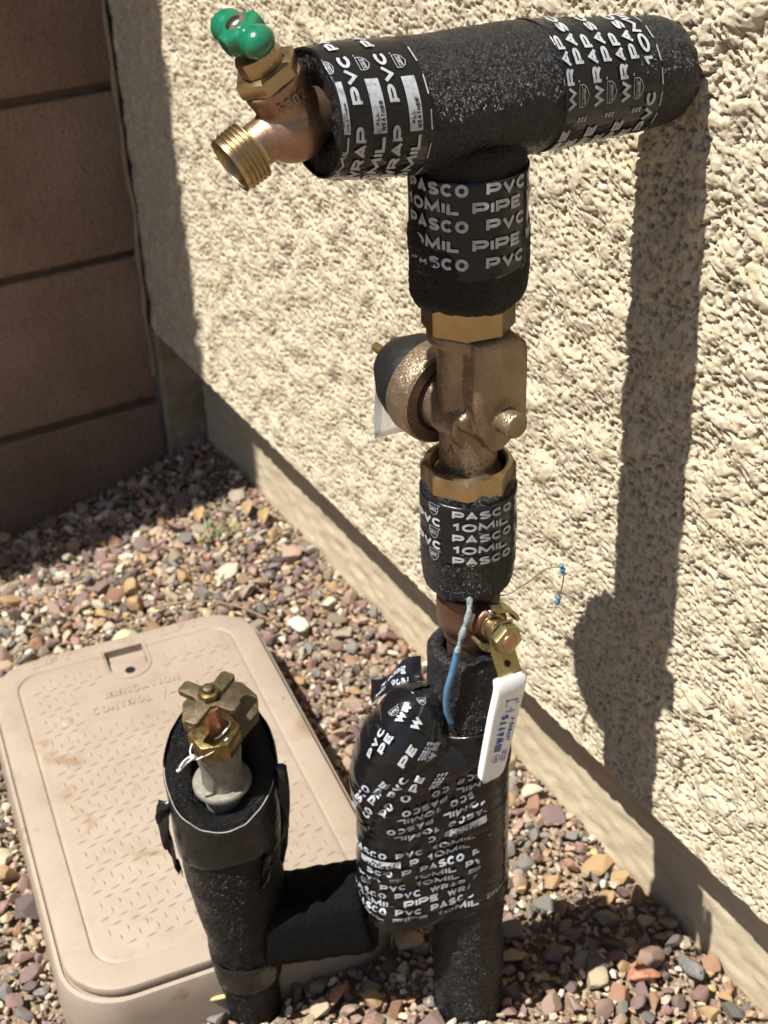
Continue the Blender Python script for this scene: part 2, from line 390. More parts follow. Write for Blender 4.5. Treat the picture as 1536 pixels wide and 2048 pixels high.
GW = {'I': 0.0, 'M': 1.25, 'W': 1.5, '1': .5, '-': .4, 'L': .85, 'E': .85, '/': .5, ' ': .45}
def ribbon(bm, pts, th, put, step, lay):
    P = [Vector(pts[0])]
    for q in pts[1:]:
        q = Vector(q); n_ = max(1, int((q - P[-1]).length / step)); a = P[-1].copy()
        for k in range(1, n_ + 1): P.append(a.lerp(q, k / n_))
    closed = (P[0] - P[-1]).length < 1e-9
    m_ = len(P); prev = None; h = th / 2
    for i in range(m_):
        d0 = (P[i] - P[i - 1]) if i else ((P[0] - P[-2]) if closed else (P[1] - P[0]))
        d1 = (P[i + 1] - P[i]) if i < m_ - 1 else ((P[1] - P[0]) if closed else (P[-1] - P[-2]))
        d0 = d0.normalized(); d1 = d1.normalized(); n0 = Vector((-d0.y, d0.x)); n1 = Vector((-d1.y, d1.x)); mi = n0 + n1
        if mi.length < 1e-6: mi = n0
        mi = mi.normalized(); k = h / max(0.40, mi.dot(n1))
        a = bm.verts.new(put(P[i] + mi * k, lay)); b_ = bm.verts.new(put(P[i] - mi * k, lay))
        if prev: bm.faces.new((prev[0], prev[1], b_, a))
        prev = (a, b_)

def add_text(bm, s, x, w, y, h, mp, off=0.00035, rot=0.0, flip=False, step=0.0018, weight=0.275):
    """bold wide lettering as thin ribbons; box lower-left (x, y), size (w, h) on the surface; mp(a, b) -> (point, normal)"""
    th = h * weight; n_ = len(s); units = sum(GW.get(c, 1.0) for c in s); gap = h * 0.13
    cw = max((w - n_ * th - gap * (n_ - 1)) / max(units, 0.2), h * 0.12)
    cr, sr = math.cos(rot), math.sin(rot)
    def put(p, lay):
        X, Y = p.x, p.y
        if flip: X, Y = w - X, h - Y
        q, nr = mp(x + X * cr - Y * sr, y + X * sr + Y * cr); return q + nr * (off + lay)
    cx = 0.0; li = 0
    for c in s:
        g_ = GW.get(c, 1.0) * cw
        for st_ in GL.get(c, []):
            ribbon(bm, [(cx + th / 2 + a * g_, th / 2 + b_ * (h - th)) for a, b_ in st_], th, put, step, (li % 3) * 0.00002); li += 1
        cx += g_ + th + gap

def add_rect(bm, x, w, y, h, mp, off=0.0003, step=0.002):
    n = max(1, int(w / step)); row = []
    for i in range(n + 1):
        a = x + w * i / n; col = []
        for c_ in (y, y + h):
            p, nr = mp(a, c_); col.append(bm.verts.new(p + nr * off))
        row.append(col)
    for i in range(n): bm.faces.new((row[i][0], row[i + 1][0], row[i + 1][1], row[i][1]))

def add_line(bm, pts, wd, mp, off=0.0003):
    for (x0, y0), (x1, y1) in zip(pts, pts[1:]):
        d = Vector((x1 - x0, y1 - y0)); l = d.length
        if l < 1e-9: continue
        d /= l; nx, ny = -d.y * wd / 2, d.x * wd / 2
        q = []
        for a, c_ in ((x0 - nx, y0 - ny), (x1 - nx, y1 - ny), (x1 + nx, y1 + ny), (x0 + nx, y0 + ny)):
            p, nr = mp(a, c_); q.append(bm.verts.new(p + nr * off))
        bm.faces.new(q)

def add_shield(bm, x, y, w, h, mp, rot=0):
    """shield outline with a crossbar and the letters UPC"""
    out = [(0, 1), (1, 1), (1, 0.55), (0.85, 0.22), (0.5, 0), (0.15, 0.22), (0, 0.55), (0, 1)]
    def R(p): 
        X, Y = p[0] * w, p[1] * h
        return (x + X * math.cos(rot) - Y * math.sin(rot), y + X * math.sin(rot) + Y * math.cos(rot))
    lw = 0.00030
    add_line(bm, [R(p) for p in out], lw, mp); add_line(bm, [R((0.02, 0.72)), R((0.98, 0.72))], lw, mp); add_line(bm, [R((0.05, 0.38)), R((0.95, 0.38))], lw, mp)
    q = R((0.15, 0.45)); add_text(bm, 'UPC', q[0], w * 0.7, q[1], h * 0.2, mp, rot=rot)
    q = R((1.1, 0.95)); add_text(bm, 'R', q[0], w * 0.12, q[1], h * 0.12, mp, rot=rot)

def smoothstep(a, b_, x):
    t = np.clip((x - a) / (b_ - a), 0, 1); return t * t * (3 - 2 * t)

def gfield(ny, nx, dx, lam_lo, lam_hi, seed, aniso=1.0):
    """band-limited gaussian random field"""
    r = np.random.default_rng(seed); F = np.fft.rfft2(r.standard_normal((ny, nx)))
    ky = np.fft.fftfreq(ny, dx)[:, None] * aniso; kx = np.fft.rfftfreq(nx, dx)[None, :]
    k = np.sqrt(kx ** 2 + ky ** 2) + 1e-9
    f0 = 1 / math.sqrt(lam_lo * lam_hi); bw = 0.5 * math.log(lam_hi / lam_lo) + 0.15
    F *= np.exp(-(np.log(k / f0) / bw) ** 2); h = np.fft.irfft2(F, s=(ny, nx)); return h / h.std()

def sample(F, dx, X, Y):
    ny, nx = F.shape; x = (X / dx) % nx; y = (Y / dx) % ny
    i = np.floor(x).astype(int); j = np.floor(y).astype(int); fx = x - i; fy = y - j; i %= nx; j %= ny
    i1 = (i + 1) % nx; j1 = (j + 1) % ny
    return (F[j, i] * (1 - fx) + F[j, i1] * fx) * (1 - fy) + (F[j1, i] * (1 - fx) + F[j1, i1] * fx) * fy

def grid_mesh(P, close_u=False):
    """P: array (ny, nx, 3)"""
    ny, nx, _ = P.shape; me = bpy.data.meshes.new('grid'); v = P.reshape(-1, 3).astype(np.float32)
    idx = np.arange(ny * nx).reshape(ny, nx)
    if close_u: idx = np.concatenate([idx, idx[:, :1]], 1)
    q = np.stack([idx[:-1, :-1], idx[:-1, 1:], idx[1:, 1:], idx[1:, :-1]], -1).reshape(-1, 4)
    fast(me, v, q); return me

def fast(me, v, q):
    k = q.shape[1]; me.vertices.add(len(v)); me.vertices.foreach_set('co', np.ascontiguousarray(v, np.float32).ravel())
    me.loops.add(q.size); me.loops.foreach_set('vertex_index', np.ascontiguousarray(q, np.int32).ravel())
    me.polygons.add(len(q)); me.polygons.foreach_set('loop_start', np.arange(0, q.size, k, dtype=np.int32))
    me.polygons.foreach_set('use_smooth', np.ones(len(q), bool))
    me.update(calc_edges=True)

# ================================================================== THE SETTING
SZ_LIP = 0.1622; REC = 0.055
def ground_z(x, y):
    """gravel level: dips a little towards the foot of the garden wall, away from the house"""
    a = np.clip((0.26 - x) / 0.26, 0, 1); b_ = np.clip((0.10 - y) / 0.32, 0, 1)
    z = -0.075 * a * b_
    z = z + 0.013 * np.exp(-(((x - 1.02) / 0.10) ** 2 + ((y + 0.22) / 0.12) ** 2)) + 0.010 * np.exp(-(((x - 0.92) / 0.05) ** 2 + ((y + 0.30) / 0.05) ** 2))
    return z + 0.004 * np.sin(x * 11 + 1) * np.sin(y * 13)

# ground: a sheet to the horizon, finer where the picture looks
bm = bmesh.new()
xs = np.concatenate([[-120, -30, -6, -1.5, -0.4, -0.1], np.arange(0, 1.5, 0.02), [1.6, 2, 3, 6, 30, 120]])
ys = np.concatenate([[-150, -40, -10, -3, -1.4], np.arange(-1.0, 0.08, 0.02), [0.10, 0.5, 3, 20, 120]])
X, Y = np.meshgrid(xs, ys); Zg = ground_z(X, Y) - 0.004
ground = link('ground', grid_mesh(np.stack([X, Y, Zg], -1)), 'dirt', None, 180); tag(ground, kind='structure')

# house wall -------------------------------------------------------
house = empty('house_wall', (1.0, 0.1, 0), 'cream stucco house wall with coarse pitted texture behind the pipes', 'wall')
DX = 0.0006; NX = 2048; NY = 2048
Fa = gfield(NY, NX, DX, 0.0022, 0.0046, 1, 0.8); Fb = gfield(NY, NX, DX, 0.006, 0.012, 2, 0.75)
Fc = gfield(NY, NX, DX, 0.03, 0.08, 3); Fd = gfield(NY, NX, DX, 0.014, 0.03, 4, 0.7)
# graded columns: finer near the camera
us = [0.0]
while us[-1] < 1.19: us.append(us[-1] + (0.00125 - 0.0005 * min(1, us[-1] / 1.0)))
us = np.array(us); zs = np.concatenate([[SZ_LIP], SZ_LIP + np.arange(1, 700) * 0.00092])
U, Z = np.meshgrid(us, zs)
Fe = gfield(NY, NX, DX, 0.0044, 0.0105, 8, 1.1); Fg = gfield(NY, NX, DX, 0.0048, 0.020, 9, 0.9)
A = sample(Fa, DX, U + 0.15 * Z, Z); B_ = sample(Fb, DX, U + 0.25 * Z, Z); C_ = sample(Fc, DX, U, Z); D_ = sample(Fd, DX, U + 0.5 * Z, Z - 0.3 * U); E_ = sample(Fe, DX, U + 0.1 * Z, Z)
coarse = smoothstep(0.75, 1.1, U)                                    # the coat is coarser and lumpier at the right
dens = 0.25 * C_ + 0.30 * B_
H = 0.00024 * np.tanh(1.5 * (0.8 * A + 0.3 * B_)) + (0.0002 + 0.0004 * coarse) * np.tanh(B_ * 1.3)
G_ = sample(Fg, DX, U - 0.3 * Z, Z)
E2 = E_ * (1 - 0.65 * coarse) + G_ * 0.65 * coarse; E2 = E2 / np.sqrt((1 - 0.65 * coarse) ** 2 + (0.65 * coarse) ** 2)
pit = smoothstep(0.86, 1.18, -(1.0 * E2 + 0.35 * A + 0.9 * dens)); H -= (0.0050 + 0.0006 * coarse) * pit
flat = smoothstep(0.55, 0.85, D_ + 0.35 * C_)                        # smeared, smooth patches standing proud
H = H * (1 - 0.9 * flat) + flat * (0.0006 + 0.0004 * coarse + 0.0001 * B_)
crack = smoothstep(0.22, 0.0, np.abs(sample(Fd, DX, U * 0.8 - 0.6 * Z + 0.4, Z * 0.8 + 0.3 * U))) * smoothstep(0.2, 0.8, C_)
H -= 0.0022 * crack * (1 - flat)
H += 0.0010 * C_
edge = smoothstep(0.0, 0.006, Z - SZ_LIP)                            # plain smooth bead along the lower edge
H = H * (0.15 + 0.85 * edge) + 0.0006 * (1 - edge)
P_ = np.stack([U, -H, Z + (1 - edge) * 0.0007 * sample(Fd, DX, U, Z * 0)], -1)
lip = P_[0].copy(); r1 = lip.copy(); r1[:, 1] += 0.004; r1[:, 2] -= 0.0012; r2 = r1.copy(); r2[:, 1] = REC + 0.004
P_ = np.concatenate([r2[None], r1[None], P_], 0)
stucco = link('stucco_coat', grid_mesh(P_), 'stucco', house, None)
ztop = zs[-1]
bm = bmesh.new()
def quad(bm, *ps): bm.faces.new([bm.verts.new(p) for p in ps])
quad(bm, (0, 0, ztop), (us[-1], 0, ztop), (us[-1], 0, 3.0), (0, 0, 3.0))
quad(bm, (us[-1], 0, SZ_LIP), (9, 0, SZ_LIP), (9, 0, 3.0), (us[-1], 0, 3.0))
quad(bm, (-6, 0.002, SZ_LIP), (0, 0.002, SZ_LIP), (0, 0.002, 3.0), (-6, 0.002, 3.0))
quad(bm, (us[-1], 0, SZ_LIP), (9, 0, SZ_LIP), (9, REC + 0.004, SZ_LIP), (us[-1], REC + 0.004, SZ_LIP))
link('upper_stucco', bm_mesh(bm), 'stucco_rough', house, None)
# stem wall under the lip
ux = np.arange(-0.02, 1.42, 0.004); uz = np.arange(-0.12, SZ_LIP + 0.002, 0.004); U2, Z2 = np.meshgrid(ux, uz)
h2 = 0.0004 * sample(Fc, DX, U2 * 0.8, Z2 * 2.0) + 0.00008 * sample(Fd, DX, U2 * 0.5, Z2 * 2.0)
blob = smoothstep(1.5, 2.1, sample(Fd, DX, U2 + 3, Z2 + 1)); h2 += 0.0018 * blob * smoothstep(0.09, 0.03, Z2)
foot = smoothstep(0.03, -0.01, Z2); h2 += 0.001 * foot
link('stem_wall', grid_mesh(np.stack([U2, REC - h2, Z2], -1)), 'stem', house, None)
bm = bmesh.new(); quad(bm, (1.41, REC, -0.1), (9, REC, -0.1), (9, REC, SZ_LIP), (1.41, REC, SZ_LIP))
link('stem_wall', bm_mesh(bm), 'stem', house, None)

# garden block wall: running up past the frame, an unseen overhanging cap added to widen its shadow
gw = empty('block_wall', (-0.1, -1.2, 0), 'brown concrete block garden wall standing in shade at the corner', 'wall')
bm = bmesh.new(); box_into(bm, Matrix.Translation((-0.104, -1.5, 1.0)), 0.190, 2.99, 2.10)
link('mortar_joint', bm_mesh(bm), 'mortar', gw)
def block_mesh(w, h, seed):
    bm = bmesh.new(); box_into(bm, Matrix.Identity(4), 0.2, w, h, 0.004, 3)
    me = bm_mesh(bm); wobble(me, 0.0018, 30, seed); me.materials.append(MAT['block']); return me
bmeshes = {}
z0 = -0.139; k = 0
while z0 < 1.95:
    zc0, zc1 = z0 + 0.005, z0 + 0.203 - 0.005
    y1 = -0.003; first = 0.398 if k % 2 == 0 else 0.30; j = 0
    while y1 > -2.9:
        w = first if j == 0 else 0.396; key = (round(w, 3), (k + j) % 3)
        if key not in bmeshes: bmeshes[key] = block_mesh(w, zc1 - zc0, key[1] * 3.1)
        o = bpy.data.objects.new('block', bmeshes[key]); COL.objects.link(o); o.parent = gw
        o.location = Vector((-0.1, y1 - w / 2, (zc0 + zc1) / 2)) - gw.location
        if j == 0:
            for p in bmeshes[key].polygons: p.use_smooth = True
        y1 -= w + 0.010; j += 1
    z0 += 0.203; k += 1
bm = bmesh.new(); box_into(bm, Matrix.Translation((-0.1, -1.45, z0 + 0.03)), 0.455, 3.1, 0.06, 0.006)
link('shadow_cap', bm_mesh(bm), 'block', gw)  # added above the frame, its overhang sized for the shadow it casts
# rough mortar packed between the last blocks and the house
bm = bmesh.new()
for i in range(26):
    z = -0.12 + i * 0.0115
    box_into(bm, Matrix.Translation((0.004 + 0.003 * noise.noise(Vector((i * 0.5, 0, 0))), 0.028, z)), 0.012, 0.058, 0.014, 0.003)
me = weld(bm_mesh(bm), 0.0022, 3); wobble(me, 0.0014, 60)
link('mortar_patch', me, 'mortar_patch', gw, 180)
pts = [(0.003 + 0.003 * noise.noise(Vector((z * 9, 1, 0))), -0.006 + 0.005 * noise.noise(Vector((z * 14, 5, 0))), z) for z in np.arange(0.10, 1.0, 0.012)]
bm = bmesh.new(); tube_into(bm, pts, lambda t: 0.0030 + 0.0028 * noise.noise(Vector((t * 30, 0, 3))), 12)
link('mortar_patch', bm_mesh(bm), 'mortar_patch', gw, 180)

# ------------------------------------------------------------------ gravel
def stone_proto(seed, sub):
    r = np.random.default_rng(seed); bm = bmesh.new(); bmesh.ops.create_icosphere(bm, subdivisions=sub, radius=1.0)
    v = np.array([x.co[:] for x in bm.verts]); f = np.array([[x.index for x in q.verts] for q in bm.faces]); bm.free()
    for _ in range(int(r.integers(7, 12))):
        n = r.standard_normal(3); n /= np.linalg.norm(n); d = r.uniform(0.36, 0.74)
        t = v @ n - d; v -= np.where(t > 0, t * 0.985, 0)[:, None] * n
    v *= np.array([1.0, r.uniform(0.6, 0.95), r.uniform(0.42, 0.75)])
    for i in range(len(v)): v[i] *= 1 + 0.05 * noise.noise(Vector(v[i] * 2.2 + seed))
    return (v / np.abs(v).max()).astype(np.float32), f
PR_HI = [stone_proto(s, 3) for s in range(18)]; PR_LO = [stone_proto(s + 100, 2) for s in range(24)]; PR_GR = [stone_proto(s + 200, 1) for s in range(8)]
LC = Vector((0.6585, -0.2548)); LA = Vector((0.9915, -0.130)).normalized(); LB = Vector((-LA.y, LA.x))   # valve box axes
def in_box(x, y, m=0.0):
    d = Vector((x, y)) - LC; return abs(d.dot(LA)) < 0.218 + m and abs(d.dot(LB)) < 0.137 + m
RB = Vector((0.9596, -0.1383, 0)); SB = Vector((0.8783, -0.2825, 0)); SV = Vector((0.4934, 0.8692, 0)); NV = Vector((0.8692, -0.4934, 0))
def rotm():
    q = rng.standard_normal(4); q /= np.linalg.norm(q); w, x, y, z = q
    return np.array([[1 - 2 * (y * y + z * z), 2 * (x * y - z * w), 2 * (x * z + y * w)], [2 * (x * y + z * w), 1 - 2 * (x * x + z * z), 2 * (y * z - x * w)], [2 * (x * z - y * w), 2 * (y * z + x * w), 1 - 2 * (x * x + y * y)]])
def lay():  # mostly flat-lying orientation
    a = rng.uniform(0, 2 * math.pi); t = rng.normal(0, 0.5); s_ = rng.normal(0, 0.5)
    Rz = np.array([[math.cos(a), -math.sin(a), 0], [math.sin(a), math.cos(a), 0], [0, 0, 1]])
    Rx = np.array([[1, 0, 0], [0, math.cos(t), -math.sin(t)], [0, math.sin(t), math.cos(t)]])
    Ry = np.array([[math.cos(s_), 0, math.sin(s_)], [0, 1, 0], [-math.sin(s_), 0, math.cos(s_)]])
    return Rx @ Ry @ Rz
cellsz = 0.006; occ = {}
def free(x, y, r, k_):
    c0 = int((x - 0.03) / cellsz)
    R_ = int(0.036 / cellsz) + 1; cx, cy = int(x / cellsz), int(y / cellsz)
    for i in range(cx - R_, cx + R_ + 1):
        for j in range(cy - R_, cy + R_ + 1):
            for (a, b_, rr) in occ.get((i, j), ()):
                if (a - x) ** 2 + (b_ - y) ** 2 < (k_ * (r + rr)) ** 2: return False
    return True
stones = []
def scatter(n, rlo, rhi, k_, layer):
    for _ in range(n):
        x = rng.uniform(0.0, 1.34); y = rng.uniform(-0.66, 0.05); r = rlo + (rhi - rlo) * rng.random() ** 1.8
        if in_box(x, y, r * 0.5): continue
        if math.hypot(x - RB.x, y - RB.y) < 0.026 + r * 0.6 or math.hypot(x - SB.x, y - SB.y) < 0.021 + r * 0.6: continue
        if y > 0.052 - r * 0.8 or x < r * 0.7: continue
        if not free(x, y, r, k_): continue
        occ.setdefault((int(x / cellsz), int(y / cellsz)), []).append((x, y, r))
        z = float(ground_z(x, y)) + r * rng.uniform(0.08, 0.42) + layer
        stones.append((x, y, z, r))
scatter(170, 0.0132, 0.0165, 0.95, 0.001)
scatter(2600, 0.0085, 0.0130, 0.66, 0.001)
scatter(34000, 0.0038, 0.0082, 0.58, 0.002)
scatter(30000, 0.0018, 0.0042, 0.58, 0.0)
# the stones that show largest are objects of their own
Rw = RC.transposed()
def shows(s_):
    q = Rw @ (Vector(s_[:3]) - CAM_P)
    if q.z < 0.1: return 0
    px = 384 + 1385 * q.x / q.z; py = 512 + 1385 * q.y / q.z
    if not (0 < px < 768 and 0 < py < 1024): return 0
    return s_[3] / q.z
order = sorted(range(len(stones)), key=lambda i: -shows(stones[i])); single = set(order[:296])
pm = []
for v, f in PR_HI[:14]:
    me = bpy.data.meshes.new('stone'); fast(me, v, f); me.set_sharp_from_angle(angle=math.radians(22)); me.materials.append(MAT['single_stone']); pm.append(me)
V = []; Fc_ = []; C = []; nv = 0
for i, (x, y, z, r) in enumerate(stones):
    R_ = lay()
    if i in single:
        me = pm[int(rng.integers(len(pm)))]; o = bpy.data.objects.new('stone', me); COL.objects.link(o); o.parent = ground
        M4 = Matrix(R_.tolist()).to_4x4() @ Matrix.Diagonal((r, r, r, 1)); M4.translation = (x, y, z); o.matrix_local = M4
        continue
    protos = PR_LO if r > 0.0042 else PR_GR
    v, f = protos[int(rng.integers(len(protos)))]
    V.append((v * r) @ R_.T.astype(np.float32) + np.array([x, y, z], np.float32)); Fc_.append(f + nv); nv += len(v)
    c0 = np.array(PAL[int(rng.integers(len(PAL)))]) * rng.uniform(0.65, 1.35)
    if r < 0.0042: c0 = 0.35 * c0 + 0.65 * np.array((0.44, 0.34, 0.235)) * rng.uniform(0.7, 1.3)
    if rng.random() < 0.05: c0 = np.array((0.55, 0.49, 0.40))
    C.append(np.tile(np.array([*c0, 1.0], np.float32), (len(v), 1)))
V = np.concatenate(V); Fq = np.concatenate(Fc_); C = np.concatenate(C)
me = bpy.data.meshes.new('gravel'); fast(me, V, Fq)
me.polygons.foreach_set('use_smooth', np.zeros(len(Fq), bool))
at = me.color_attributes.new('Col', 'FLOAT_COLOR', 'POINT'); at.data.foreach_set('color', C.ravel())
grv = link('gravel', me, 'gravel_stone', None, None)
tag(grv, kind='stuff'); grv['label'] = 'pink brown and tan crushed gravel covering the ground'
print('stones', len(stones), 'tris', len(Fq))

def pebble(loc, size, mat, seed, label, rz=0.0, sc=(1, 0.8, 0.6)):
    v, f = PR_HI[seed]; me = bpy.data.meshes.new('pebble'); fast(me, v, f)
    me.transform(Matrix.Diagonal((*sc, 1))); me.transform(Matrix.Rotation(rz, 4, 'Z') @ Matrix.Scale(size, 4))
    me.materials.append(MAT[mat]); o = bpy.data.objects.new('pebble', me); COL.objects.link(o); o.location = loc
    return tag(o, label, 'stone')
pebble((0.471, -0.038, 0.012), 0.0125, 'white_stone', 3, 'white round pebble on the gravel just beyond the far corner of the box lid', 0.4, (1, 0.9, 0.9))
pebble((0.893, -0.155, 0.014), 0.015, 'tan_stone', 5, 'tan rounded stone lying in the gap between the two black pipes', 1.2)
pebble((1.012, -0.012, 0.014), 0.016, 'rust_stone', 6, 'red flat stone leaning near the base wall at the right', 0.9, (1, 0.7, 0.5))
pebble((1.035, 0.022, 0.016), 0.018, 'slate_stone', 8, 'long dark grey stone resting against the foot of the house wall', 0.2, (1, 0.5, 0.5))
pebble((0.985, -0.035, 0.013), 0.017, 'slate_stone', 9, 'flat grey stone at the edge of the pipe shadow', -0.5, (1, 0.6, 0.5))
pebble((0.906, -0.222, 0.013), 0.015, 'rust_stone', 10, 'rusty pointed stone between the two pipe bases at the bottom edge', -0.9, (1, 0.7, 0.6))

# ================================================================== VALVE BOX
vb = empty('valve_box', (LC.x, LC.y, 0), 'beige plastic irrigation valve box with textured lid set in the gravel', 'valve box')
MB_ = Matrix(((LA.x, LB.x, 0, LC.x), (LA.y, LB.y, 0, LC.y), (0, 0, 1, 0), (0, 0, 0, 1)))
def rrect(hx, hy, r, n=10):
    out = []
    for cx, cy, a0 in ((hx - r, hy - r, 0), (-hx + r, hy - r, 90), (-hx + r, -hy + r, 180), (hx - r, -hy + r, 270)):
        for k in range(n + 1):
            a = math.radians(a0 + 90 * k / n); out.append((cx + r * math.cos(a), cy + r * math.sin(a)))
    return out
def loft(sections, mat, name, parent, smooth=40, M=MB_, cap_top=True, cap_bottom=False):
    bm = bmesh.new(); rings = [[bm.verts.new(M @ Vector((x, y, z))) for x, y in pts] for pts, z in sections]
    for a, b_ in zip(rings, rings[1:]):
        for i in range(len(a)):
            j = (i + 1) % len(a); bm.faces.new((a[i], a[j], b_[j], b_[i]))
    if cap_top: bm.faces.new(rings[-1])
    if cap_bottom: bm.faces.new(rings[0][::-1])
    return link(name, bm_mesh(bm), mat, parent, smooth)
HX, HY, ZL = 0.211, 0.130, 0.060
# box body: flares towards the ground, a rolled rim round the lid
loft([(rrect(HX + 0.012, HY + 0.010, 0.055), -0.06), (rrect(HX + 0.008, HY + 0.007, 0.050), 0.030), (rrect(HX + 0.0060, HY + 0.0060, 0.048), 0.047),
      (rrect(HX + 0.0045, HY + 0.0045, 0.047), 0.0515), (rrect(HX + 0.0015, HY + 0.0015, 0.045), 0.0525), (rrect(HX + 0.0005, HY + 0.0005, 0.045), 0.0505), (rrect(HX - 0.004, HY - 0.004, 0.043), 0.050)],
     'box', 'box_body', vb)
# lid with a finger notch at the far edge
bm = bmesh.new()
RR = 0.045
def lid_ring(bm, off, z): return [bm.verts.new((x, y, z)) for x, y in rrect(HX - off, HY - off, RR - off * 0.9)]
rg = [lid_ring(bm, o_, z_) for o_, z_ in ((0.0012, 0.0508), (0.0, 0.0535), (0.0, 0.0575), (0.0008, 0.0592), (0.0025, 0.0600), (0.0225, 0.0603), (0.0232, 0.0596), (0.0240, 0.0588), (0.0250, 0.0590), (0.0262, 0.0597), (0.0275, 0.0600))]
for a, b_ in zip(rg, rg[1:]):
    for i in range(len(a)):
        j = (i + 1) % len(a); bm.faces.new((a[i], a[j], b_[j], b_[i]))
bm.faces.new(rg[-1])
me = bm_mesh(bm)
lid = bpy.data.objects.new('tmpl', me); COL.objects.link(lid)
# cut the notch with boolean modifiers evaluated once
cm = bmesh.new()
NCX = -0.170
pts = [(-0.034, -0.026), (-0.034, 0.026)] + [(0.000 + 0.026 * math.cos(a) * 0.8, 0.026 * math.sin(a)) for a in [math.pi / 2 - math.pi * k / 12 for k in range(13)]]
pts = [(-0.022, -0.019), (-0.022, 0.019)] + [(0.004 + 0.019 * math.cos(a), 0.019 * math.sin(a)) for a in [math.pi / 2 - math.pi * k / 12 for k in range(13)]]
cut_me = prism_mesh(pts, 0.02, Matrix.Translation((NCX, 0, 0.050)))
cm.free()
cut = bpy.data.objects.new('tmpc', cut_me); COL.objects.link(cut)
bmod = lid.modifiers.new('b', 'BOOLEAN'); bmod.object = cut; bmod.operation = 'DIFFERENCE'; bmod.solver = 'EXACT'
# close lid underside for the boolean
bm = bmesh.new(); bm.from_mesh(me); bm.verts.ensure_lookup_table()
be = [e for e in bm.edges if e.is_boundary]; bmesh.ops.contextual_create(bm, geom=be); bmesh.ops.recalc_face_normals(bm, faces=bm.faces); bm.to_mesh(me); bm.free()
dg = bpy.context.evaluated_depsgraph_get(); dg.update()
lme = bpy.data.meshes.new_from_object(lid.evaluated_get(dg)); bpy.data.objects.remove(lid); bpy.data.objects.remove(cut)
lme.transform(MB_); lid = link('lid', lme, 'box', vb, 30)
# recess floor with raised step, black disc for the bolt hole
def boxy(cx, cy, z, sx, sy, sz, name, mat, parent, bev=0.0008, M=MB_):
    bm = bmesh.new(); box_into(bm, M @ Matrix.Translation((cx, cy, z)), sx, sy, sz, bev); return link(name, bm_mesh(bm), mat, parent)
me = prism_mesh([(x, y) for x, y in pts], 0.0012, MB_ @ Matrix.Translation((NCX + 0.0, 0, 0.0505)))
link('latch_pocket', me, 'box', lid)
me = prism_mesh([(-0.008, -0.0185), (-0.008, 0.0185)] + [(0.004 + 0.0185 * math.cos(a), 0.0185 * math.sin(a)) for a in [math.pi / 2 - math.pi * k / 12 for k in range(13)]], 0.0035, MB_ @ Matrix.Translation((NCX, 0, 0.0518)), 0.0008)
link('latch_pocket', me, 'box', lid)
link('bolt_hole_shade', lathe([(0.0001, 0), (0.0046, 0.0), (0.0050, 0.0003)], 24, MB_ @ Matrix.Translation((NCX + 0.009, 0.0, 0.0554)), True), 'rubber_hole_black', lid)  # solid black disc, its colour stands in for shade inside the hole
# raised rim around the notch
rp = [MB_ @ Vector((NCX + x, y, 0.0601)) for x, y in [(-0.024, -0.0215), (-0.010, -0.0217), (0.004, -0.0215)] + [(0.005 + 0.0215 * math.cos(a), 0.0215 * math.sin(a)) for a in [-math.pi / 2 + math.pi * k / 10 for k in range(1, 10)]] + [(0.004, 0.0215), (-0.010, 0.0217), (-0.024, 0.0215)]]
bm = bmesh.new(); tube_into(bm, catmull(rp, 4), 0.0010, 8); link('notch_rim', bm_mesh(bm), 'box', lid, 180)
# anti-slip treads: many short raised bars in two directions
bm = bmesh.new(); p_ = 0.0148; i = 0
x = -0.178
while x < 0.182:
    y = -0.098; j = 0
    while y < 0.099:
        jx = x + (0.0074 if j % 2 else 0)
        inside = max(abs(jx) - (HX - 0.033 - 0.02), 0) ** 2 + max(abs(y) - (HY - 0.033 - 0.02), 0) ** 2 < 0.018 ** 2
        text_zone = -0.142 < jx < -0.088 and -0.058 < y < 0.058
        notch = jx < -0.137 and abs(y) < 0.030
        if inside and not text_zone and not notch:
            a = (0.10 if (i + j) % 2 else math.pi / 2 + 0.28)
            M = MB_ @ Matrix.Translation((jx, y, 0.0599)) @ Matrix.Rotation(a, 4, 'Z')
            L_ = 0.0052
            vs_ = [bm.verts.new(M @ Vector(q)) for q in ((-L_, 0, 0), (0, -0.0011, 0), (L_, 0, 0), (0, 0.0011, 0), (-L_ * 0.5, 0, 0.0009), (L_ * 0.5, 0, 0.0009))]
            for f in ((0, 1, 4), (1, 5, 4), (1, 2, 5), (2, 3, 5), (3, 4, 5), (3, 0, 4)): bm.faces.new([vs_[q] for q in f])
        y += p_ * 0.5; j += 1
    x += p_; i += 1
tr = link('raised_treads', bm_mesh(bm), 'box', lid, 30); tr['kind'] = 'stuff'
# moulded words
def lid_map(cx, cy, rot):
    c_, s_ = math.cos(rot), math.sin(rot)
    def mp(a, b_): return MB_ @ Vector((cx + a * c_ - b_ * s_, cy + a * s_ + b_ * c_, 0.0602)), Vector((0, 0, 1))
    return mp
def raised(mp, items, name, parent, mat, h=0.0006):
    bm = bmesh.new()
    for s_, x_, w_, y_, hh in items: add_text(bm, s_, x_, w_, y_, hh, mp, off=h, step=1, weight=0.24)
    ed = bmesh.ops.extrude_face_region(bm, geom=bm.faces[:])
    bmesh.ops.translate(bm, vec=(0, 0, -h), verts=[v for v in ed['geom'] if isinstance(v, bmesh.types.BMVert)])
    return link(name, bm_mesh(bm), mat, parent, 20)
mpw = lid_map(-0.118, 0.004, math.pi / 2)
raised(mpw, [('IRRIGATION', -0.036, 0.072, 0.003, 0.011), ('CONTROL VALVE', -0.052, 0.104, -0.015, 0.011)], 'moulded_words', lid, 'box')
